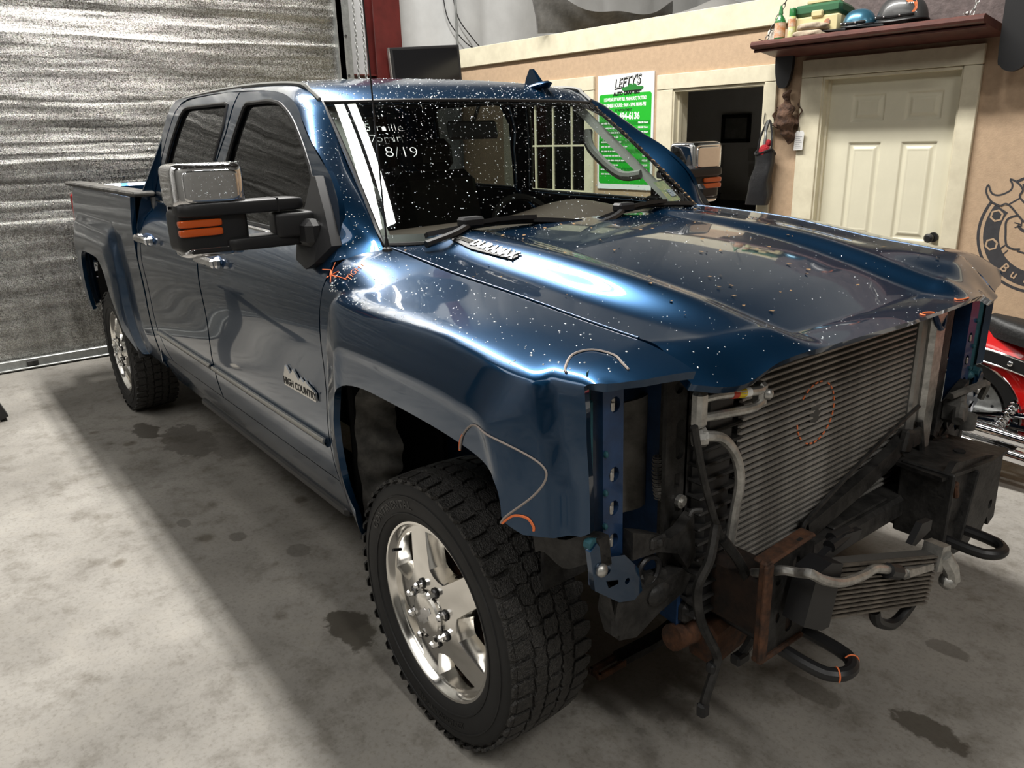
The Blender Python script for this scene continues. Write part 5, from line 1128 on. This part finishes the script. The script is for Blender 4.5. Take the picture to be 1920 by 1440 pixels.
def hfr(a, b, h): return hf_(.865+a*.9, .42+b*2.2)+Vector((0, -.003-h, 0))
G().prism([(-.035, .02), (-.045, .07), (-.03, .11), (.01, .125), (.045, .10), (.055, .05), (.05, -.02), (.04, -.09), (.02, -.12), (.0, -.12), (.025, -.07), (.022, -.01), (.0, .0), (-.02, -.01)], hfr, 0, .002).obj('skull_picture', sk, hb, 0)
G().ball(hfr(.0, .065, .002), .010, 8, 6).obj('skull_eye', M['white'], hb); 
for k in range(4): G().prism([(-.028+.013*k, -.005), (-.018+.013*k, -.005), (-.022+.013*k, -.03)], hfr, .002, .003).obj('skull_tooth', M['white'], hb, 0)
pb = tag(empty('dark_plaque', SHP(-.93, .05, 0)), 'dusty grey brown slab leaning behind helmets on shelf', 'board')
g = G(); mp_ = mat('dusty_grey_slab', (.16, .125, .12), .7, 0, 0, var=.45, vscale=14, bump=.4, bscale=40)
pp = [(-1.46, .0), (-.45, .0), (-.425, .03), (-.41, .12), (-.40, .40), (-1.46, .40)]
g.prism([(x, h) for x, h in pp], lambda a, b, h: SHP(a, .03+h, b+.001), 0, .03); g.obj('slab', mp_, pb, 20)
for k in range(4): G().ball(SHP(-.78+.11*k, .062, .06+.03*(k % 2)), (.01, .006, .01), 8, 5).obj('stud', M['alu'], pb)
for nm, lab, x0, x1, zb, zt, off in (('black_paddle', 'black rounded board hanging below left end of shelf', -1.945, -1.805, 1.985, 2.235, .03), ('black_paddle', 'black rounded board hanging at the right end of shelf', -.435, -.26, 1.985, 2.75, .12)):
    P = [(x0, zt), (x1, zt), (x1-.004, zb+.12), (x1-.025, zb+.03), ((x0+x1)/2+.02, zb), ((x0+x1)/2-.02, zb), (x0+.025, zb+.03), (x0+.004, zb+.12)]
    o = G().prism(list(map(tuple, cr(P[1:]+P[:1], 4))), fw_(off), 0, .03).obj(nm, M['black'], None, 40); tag(o, lab, 'board', 'black hanging boards')
# driftwood ornament, price tag, hanging pouch
mdw = mat('weathered_brown_driftwood', (.13, .07, .042), .85, 0, 0, var=.6, vscale=22, col2=(.04, .022, .015), bump=.9, bscale=45)
dw = tag(empty('driftwood_ornament', WP(-1.80, 1.6, .02)), 'knotted brown driftwood cross hung on the wall beside the door', 'ornament')
def knot(P, R, n=10):
    g = G(); P = [WP(x, z, d) for x, z, d in P]; P = [Vector(p) for p in cr([tuple(p) for p in P], 6)]; R = list(np.interp(np.linspace(0, 1, len(P)), np.linspace(0, 1, len(R)), R))
    g.tube(P, R, n); g.V = [tuple(np.array(v)*(1)+np.array([.010*math.sin(v[2]*70+v[0]*40), .008*math.sin(v[2]*90), .006*math.sin(v[0]*120)])) for v in g.V]; return g
knot([(-1.836, 1.957, .05), (-1.825, 1.90, .06), (-1.815, 1.83, .085), (-1.81, 1.77, .09), (-1.80, 1.71, .08), (-1.785, 1.65, .06), (-1.775, 1.60, .05)], [.022, .024, .058, .066, .055, .036, .022], 14).obj('trunk', mdw, dw)
knot([(-1.93, 1.79, .03), (-1.925, 1.74, .03), (-1.89, 1.73, .04), (-1.84, 1.75, .04), (-1.77, 1.745, .04), (-1.745, 1.75, .03)], [.008, .020, .022, .03, .026, .018]).obj('cross_branch', mdw, dw)
knot([(-1.755, 1.745, .03), (-1.735, 1.79, .03), (-1.733, 1.84, .03), (-1.745, 1.885, .03)], [.010, .007, .006, .003], 6).obj('twig', mdw, dw)
knot([(-1.92, 1.73, .03), (-1.935, 1.80, .03), (-1.93, 1.85, .03)], [.014, .011, .004], 7).obj('twig', mdw, dw)
tg_ = tag(empty('price_tag', WP(-1.715, 1.55, .04)), 'small white printed tag hanging beside the driftwood', 'tag')
G().prism([(-1.752, 1.548), (-1.682, 1.552), (-1.676, 1.668), (-1.69, 1.685), (-1.735, 1.684), (-1.748, 1.666)], fw_(.045), 0, .003).obj('card', mat('white_card', (.75, .75, .73), .7), tg_, 0)
g = G()
for k in range(7): wbox(g, -1.74, -1.69-.008*(k % 3), 1.563+.013*k, 1.568+.013*k, .048, .0488)
g.obj('print_lines', mat('faint_print', (.4, .4, .42), .8), tg_, 0, 'stuff'); G().tube([WP(-1.713, 1.675, .047), WP(-1.715, 1.70, .05), WP(-1.725, 1.74, .06)], .0015, 5).obj('string', M['black'], tg_)
pg = tag(empty('hanging_pouch', WP(-1.985, 1.15, .06)), 'black vinyl pouch holding a red brush hung on the door frame', 'bag')
def pouch(u, v):
    p = 2*PI*u; w = .088-.015*v+.006*math.sin(v*7); d = .045+.012*math.sin(v*5); e = lambda q: math.copysign(abs(q)**.6, q)
    return WP(-2.00+w*e(math.cos(p))+.045*v+.006*math.sin(v*11+p*2), 1.15+.39*v+.02*math.sin(p*2)*v, .085+d*e(math.sin(p)))
mvn = mat('black_vinyl', (.02, .02, .021), .3, 0, 0, bump=.5, bscale=14); G().grid(pouch, 28, 16).obj('pouch_body', mvn, pg, 70)
G().tube([pouch(u, 1) for u in np.linspace(0, 1, 24, endpoint=False)], .008, 6, closed=True).obj('pouch_rim', mvn, pg)
rbm = mat('red_bristle', (.30, .012, .018), .9, bump=.8, bscale=120); G().ball(WP(-1.965, 1.545, .085), (.045, .04, .05), 14, 9).obj('red_brush', rbm, pg); G().ball(WP(-1.945, 1.60, .075), (.022, .02, .03), 10, 7).obj('red_brush', rbm, pg)
G().tube(cr([WP(-1.97, 1.56, .09), WP(-1.965, 1.64, .085), WP(-1.975, 1.70, .07), WP(-1.962, 1.765, .06)], 5), [.012]*5+[.010]*5+[.013]*6, 8).obj('handle', M['galv'], pg)
for s in (-1, 1): G().tube(cr([WP(-1.965+s*.055, 1.53, .09), WP(-1.962+s*.05, 1.64, .08), WP(-1.962+s*.012, 1.76, .06)], 5), .008, 6).obj('strap', mvn, pg)
G().tube(cr([WP(-2.02, 1.82, .03), WP(-2.01, 1.74, .05), WP(-1.975, 1.735, .06), WP(-1.96, 1.77, .055), WP(-1.95, 1.74, .045), WP(-1.90, 1.74, .03)], 5), .003, 5).obj('wire_hook', M['black'], pg)
# inside the office
def frame(name, lab, cat, c, w, h, m1, m2, ax='y', group=None):
    r = tag(empty(name, c), lab, cat, group); x, y, z = c
    g = G()
    for dx, dz, sx, sz in ((0, h/2-.02, w, .04), (0, -h/2+.02, w, .04), (-w/2+.02, 0, .04, h), (w/2-.02, 0, .04, h)):
        g.box((x+dx, y, z+dz), (sx, .025, sz)) if ax == 'y' else g.box((x, y+dx, z+dz), (.025, sx, sz))
    g.obj('frame_border', m1, r, 0); (G().box((x, y+.006, z), (w-.06, .008, h-.06)) if ax == 'y' else G().box((x-.006, y, z), (.008, w-.06, h-.06))).obj('picture', m2, r, 0)
frame('framed_certificate', 'dark framed certificate on the back wall of the office', 'picture', (-3.945, 5.55, 1.715), .38, .30, M['black'], mat('dim_print', (.24, .24, .23), .6, var=.4, vscale=9))
frame('framed_picture', 'dark framed picture on the office left wall', 'picture', (-5.43, 4.75, 1.75), .34, .42, M['black'], mat('dim_picture', (.12, .11, .1), .5, var=.5, vscale=9), 'x')
mpap = mat('office_paper', (.50, .50, .49), .8, var=.12, vscale=60)
for (x, z), wh in zip(((-4.15, 1.47), (-4.15, 1.33), (-3.72, 1.44), (-3.60, 1.47), (-3.48, 1.44), (-3.70, 1.27), (-3.56, 1.29), (-3.44, 1.28)), ('upper of the two by the frame', 'lower of the two by the frame', 'left in the upper row', 'middle of the upper row', 'right in the upper row', 'left in the lower row', 'middle of the lower row', 'right in the lower row')):
    o = G().box((x, 5.562, z), (.105, .004, .14)).obj('paper_notice', mpap, None, 0); tag(o, 'pale paper notice on the office back wall, '+wh, 'paper', 'papers on the office wall')
dk = tag(empty('office_desk', (-4.15, 5.1, 0)), 'black office desk under the papers in dim room', 'desk')
G().box((-4.15, 5.1, .93), (1.1, .75, .04), .006).obj('desktop', M['black'], dk)
for x in (-4.67, -3.63): G().box((x, 5.1, .455), (.04, .7, .91)).obj('side_panel', M['black'], dk, 0)
pr = tag(empty('printer', (-4.12, 5.1, .95)), 'grey office printer with open paper tray on desk', 'printer')
G().box((-4.12, 5.12, 1.045), (.42, .38, .19), .02).obj('casing', mat('printer_grey', (.16, .16, .16), .5), pr); G().box((-4.12, 5.10, 1.15), (.40, .34, .03), .01).obj('scanner_lid', M['black'], pr); G().box((-3.86, 5.02, 1.03), (.16, .26, .012), .003, rot('Y', -14)).obj('paper_tray', M['black'], pr)
oc = tag(empty('office_chair', (-3.25, 4.95, 0)), 'black office chair with rounded back by the doorway', 'chair')
G().box((-3.25, 5.08, .95), (.30, .07, .50), .05).obj('backrest', M['black'], oc); G().box((-3.25, 4.85, .52), (.46, .46, .09), .04).obj('seat', M['black'], oc); G().cyl((-3.25, 4.88, .10), (-3.25, 4.88, .5), .03).obj('column', M['black'], oc)
for k in range(5): a = 2*PI*k/5; G().tube([(-3.25, 4.88, .10), (-3.25+.28*math.cos(a), 4.88+.28*math.sin(a), .05)], [.025, .015], 8).obj('leg', M['black'], oc)
G().box((-3.25, 5.04, .72), (.05, .04, .4), .01).obj('back_post', M['black'], oc)

# corner: television, hoist chain, conduit, cables; loft: canvas
tv = tag(empty('television', (-5.6, 2.6, 2.3)), 'black flat television mounted on the red steel column', 'television')
R_ = rot('Z', -10) @ rot('X', 3.5)
tvc = Vector((-5.58, 2.595, 2.345)); G().box(tvc, (.05, .76, .50), .01, R_).obj('casing', M['black'], tv); G().box(tvc+R_ @ Vector((.0262, 0, .01)), (.003, .70, .43), 0, R_).obj('screen', mat('dark_screen', (.008, .008, .009), .12), tv, 0)
G().box(tvc+R_ @ Vector((.0, -.384, 0)), (.052, .012, .50), .003, R_).obj('silver_edge', M['alu'], tv); G().box(tvc+Vector((-.10, -.1, -.05)), (.16, .12, .12), .01).obj('wall_bracket', M['dustblack'], tv)
ch = G()
for y in (1.775, 1.855):
    for k in range(46):
        z = 2.02+.034*k; s1 = Vector((1, 0, 0)) if k % 2 else Vector((0, 1, 0))
        ch.tube([Vector((-5.5, y+.006*math.sin(z*3), z))+Vector((0, 0, .024*math.cos(a)))+s1*(.010*math.sin(a)) for a in np.linspace(0, 2*PI, 8, endpoint=False)], .0034, 4, closed=True)
tag(ch.obj('hoist_chain', M['galv'], None, 40, 'stuff'), 'looped steel hoist chain hanging beside the foil door', 'chain')
g = G().tube([(-5.82, 3.16, 1.2), (-5.82, 3.14, 4.6)], .013, 8); tag(g.obj('conduit_pipe', M['galv'], None), 'thin grey conduit pipe rising at the corner of office', 'pipe')
for k, P in enumerate(([(-5.93, 3.05, 3.4), (-5.92, 3.10, 2.95), (-5.90, 3.28, 2.72), (-5.85, 3.42, 2.615)], [(-5.93, 3.18, 3.5), (-5.92, 3.22, 3.0), (-5.90, 3.40, 2.75), (-5.85, 3.52, 2.615)])):
    tag(G().tube(cr(P, 6), .006, 6).obj('black_cable', M['black'], None), 'thin black cable drooping down the white wall, '+('left' if k == 0 else 'right')+' of two', 'cable', 'cables on the white wall')
mcv = mat('grey_canvas', (.17, .165, .155), .8, 0, 0, var=.5, vscale=6, bump=.3, bscale=30)
def canv(u, v):
    y = 3.12+1.42*u; top = 3.02-.95*u*(1-u)*.75-.10*u+.02*math.sin(u*14); bot = 2.615+.07*u
    return Vector((-4.42+.35*u+.10*math.sin(PI*u)*v+.05*v+.012*math.sin(u*17+v*6), y-.10*v*(1-u), bot+(top-bot)*v))
cv = tag(G().grid(canv, 40, 12, (-.02, 0, 0)).obj('grey_canvas_panel', mcv, None, 70), 'dirty grey curved panel standing on the loft edge', 'panel')
def tarp(u, v):
    return Vector((-3.9+.9*v, 3.75+1.9*u, 2.60+.26*math.sin(PI*u)**.7*math.sin(PI*v)**.6+.03*math.sin(u*13+v*5)*math.sin(PI*u)*math.sin(PI*v)))
tag(G().grid(tarp, 30, 16).obj('folded_tarp', mat('pale_grey_tarp', (.27, .265, .25), .85, 0, 0, bump=.3, bscale=20), None, 70), 'pale grey folded tarp lying on the loft', 'tarp')
tag(G().grid(lambda u, v: Vector((-5.1+.75*v, 3.30+.9*u, 2.607+.05*math.sin(PI*u)**.6*math.sin(PI*v)**.6)), 16, 10).obj('folded_cloth', mcv, None, 70), 'flat grey cloth lying on loft edge left of panel', 'cloth')
tag(G().prism([(-5.84, 3.27), (6.9, 3.83), (6.9, 7.5), (-5.84, 7.5)], lambda a, b, h: Vector((a, b, h)), 2.565, 2.598).obj('floor_loft', mat('loft_boards', (.3, .25, .18), .8), None, 0), kind='structure')

# ------------------------------------------------------------------ red motorcycle behind the truck
mb = tag(empty('motorcycle', (.75, 2.2, 0)), 'red cruiser motorcycle with chrome pipes parked before the tan wall', 'motorcycle')
mr = mat('gloss_red_paint', (.62, .008, .008), .2, 0, 1.0); ms = mat('black_leather', (.012, .012, .012), .5, bump=.2, bscale=80)
def mwheel(x, y, r, w, parent):
    e = empty('wheel', (x, y, r), parent)
    g = G(); g.lathe([(r-.09, -w/2+.012), (r-.03, -w/2), (r-.006, -w/4), (r, 0), (r-.006, w/4), (r-.03, w/2), (r-.09, w/2-.012)], (x, y, r), (0, -1, 0), 48); g.obj('tire', M['rubber'], e)
    g = G().lathe([(r-.085, -.05), (r-.10, -.045), (r-.115, -.02), (r-.115, .02), (r-.10, .045), (r-.085, .05)], (x, y, r), (0, -1, 0), 48); g.cyl((x, y-.06, r), (x, y+.06, r), .035, n=16)
    for k in range(7): a = 2*PI*k/7+.2; g.strip([(x+.03*math.cos(a), y, r+.03*math.sin(a)), (x+(r-.11)*math.cos(a), y, r+(r-.11)*math.sin(a))], .045, .03, (-math.sin(a), 0, math.cos(a)))
    g.obj('rim', M['alu'], e); G().lathe([(.03, .0), (r-.095, .0), (r-.085, .012)], (x, y, r), (0, -1, 0), 40).obj('wheel_web', M['dustblack'], e)
    d = G().lathe([(.07, .055), (.197, .055), (.199, .058), (.197, .061), (.07, .061)], (x, y, r), (0, -1, 0), 48); d.obj('brake_disc', M['galv'], e)
    for k in range(18): a = 2*PI*k/18; G().cyl((x+.155*math.cos(a), y-.0605, r+.155*math.sin(a)), (x+.155*math.cos(a), y-.0625, r+.155*math.sin(a)), .008, n=6).obj('disc_hole', M['black'], e)
    return e
mwheel(.105, 2.2, .305, .15, mb); mwheel(1.72, 2.2, .31, .12, mb)
def arcband(cx, cz, r, w, a0, a1, y=2.2, drop=.05):
    def f(u, v):
        a = math.radians(a0+(a1-a0)*u); q = 2*v-1; rr = r-drop*abs(q)**2.5
        return Vector((cx+rr*math.cos(a), y+w/2*q, cz+rr*math.sin(a)))
    return f
fb = arcband(.115, .315, .385, .21, 172, -12, drop=.0)
def fskin(u, v):
    a = math.radians(172-186*u); q = 2*v-1; k = abs(q); rr = .425-.17*max(k-.55, 0)/.45*(1-.2*u)
    return Vector((.115+rr*math.cos(a), 2.2+.115*(q if k < .55 else math.copysign(.55+.45*ss(.55, .8, k), q))*.95, .315+rr*math.sin(a)))
G().grid(fskin, 30, 20).obj('rear_fender', mr, mb)
G().tube([fskin(u, 0) for u in np.linspace(0, 1, 24)], .006, 6).obj('fender_edge', M['chrome'], mb)
stp = [(-.12, 2.078, .645), (.14, 2.073, .635), (.37, 2.073, .600), (.62, 2.08, .53)]
G().strip(cr(stp, 5), .055, .016, (0, 0, 1)).obj('fender_strut', M['black'], mb)
for dz in (.031, -.031): G().tube([(x, y-.003, z+dz) for x, y, z in cr(stp, 5)], .006, 6).obj('strut_trim', M['chrome'], mb)
for k in (4, 9, 13): p = cr(stp, 5)[k]; G().ball((p[0], p[1]-.012, p[2]), (.014, .008, .014), 10, 6).obj('strut_bolt', M['chrome'], mb)
G().tube([(.10+.035*math.cos(a), 2.085, .70+.035*math.sin(a)) for a in np.linspace(.4, 5.5, 18)], .009, 6).obj('chrome_loop', M['chrome'], mb)
def seatf(u, v):
    x = .165+.70*u; q = 2*v-1; top = .838-.11*u+.10*max(u-.55, 0)-.02*math.sin(PI*u); w = (.10+.07*u)*math.sin(PI*min(max(u, .02), .98))**.25
    return Vector((x, 2.2+w*math.sin(q*PI/2), top-.060*abs(q)**3-.03*(1-math.sin(PI*min(u*2, 1)/2))))
G().grid(seatf, 24, 14, (0, 0, -.035)).obj('seat', ms, mb, 60)
G().grid(lambda u, v: Vector((.80+.55*u, 2.2+(.145*math.sin(PI*(.2+.8*(1-u)*.8+.1)))*math.sin((2*v-1)*PI*.62), .68+.14*math.cos((2*v-1)*PI*.62)+.10*u)), 18, 18).obj('fuel_tank', mr, mb, 80)
for zz, r_ in ((.262, .034), (.175, .034)):
    P = cr([(-.45, 2.03, zz+.035), (.2, 2.025, zz+.010), (.75, 2.03, zz-.012), (1.02, 2.06, zz+.02), (1.10, 2.12, zz+.16)], 6); G().tube(P, [r_*1.15]*8+[r_]*(len(P)-8), 14).obj('exhaust_pipe', M['chrome'], mb)
G().tube([(.105, 2.07, .305), (.42, 2.07, .37), (.72, 2.08, .42)], .016, 8).obj('swing_arm', M['chrome'], mb); G().tube([(.105, 2.09, .30), (.55, 2.10, .30)], .02, 8).obj('lower_arm', M['chrome'], mb)
g = G()
for k in range(9): g.lathe([(.022, .02*k), (.034, .02*k+.01), (.022, .02*k+.02)], (.30, 2.08, .26), (.45, 0, .9), 12)
g.obj('shock_spring', M['chrome'], mb)
g = G().box((.98, 2.2, .33), (.42, .26, .26), .05); g.obj('crankcase', M['alu'], mb)
for a in (-24, 24):
    g = G()
    for k in range(7): g.box(Vector((.98, 2.2, .44))+rot('Y', a) @ Vector((0, 0, .03+.03*k)), (.16, .17, .014), .004, rot('Y', a))
    g.obj('cylinder_fins', M['dustblack'], mb)
g = G()
for s in (-.09, .09): g.tube(cr([(.45, 2.2+s, .50), (.6, 2.2+s, .20), (1.2, 2.2+s, .18), (1.40, 2.2+s*.5, .72)], 5), .018, 8)
g.tube([(.45, 2.2, .55), (1.40, 2.2, .80)], .02, 8); g.obj('frame_tubes', M['black'], mb)
for s in (-.085, .085): G().tube([(1.72, 2.2+s, .31), (1.40, 2.2+s, 1.0)], .022, 10).obj('fork', M['chrome'], mb)
G().grid(arcband(1.72, .31, .36, .15, 150, 20), 20, 8).obj('front_fender', mr, mb); G().ball((1.50, 2.2, .92), (.11, .09, .09), 14, 9).obj('headlight', M['chrome'], mb)
G().tube(cr([(1.12, 1.83, .98), (1.25, 1.95, 1.02), (1.38, 2.1, 1.02), (1.38, 2.3, 1.02), (1.25, 2.45, 1.02), (1.12, 2.57, .98)], 5), .013, 8).obj('handlebar', M['chrome'], mb)
G().tube([(.62, 2.08, .17), (.56, 1.95, .02)], .012, 6).obj('kickstand', M['chrome'], mb)

# dark stand at the left edge of the bay
ls = tag(empty('black_stand', (-4.25, -2.0, 0)), 'slanted black stand leg with pale foot at the left edge', 'stand')
G().strip([(-4.25, -1.705, .02), (-4.25, -1.80, .30), (-4.25, -1.95, .75)], .11, .07, (1, 0, 0)).obj('leg', M['black'], ls); G().strip([(-4.25, -2.30, .02), (-4.25, -2.10, .35), (-4.25, -1.95, .75)], .11, .07, (1, 0, 0)).obj('leg', M['black'], ls)
G().box((-4.18, -1.765, .03), (.12, .075, .06), .02).obj('foot', mat('pale_rubber_foot', (.55, .50, .42), .7), ls); G().box((-4.25, -1.95, .77), (.3, .12, .05), .01).obj('top_plate', M['black'], ls)
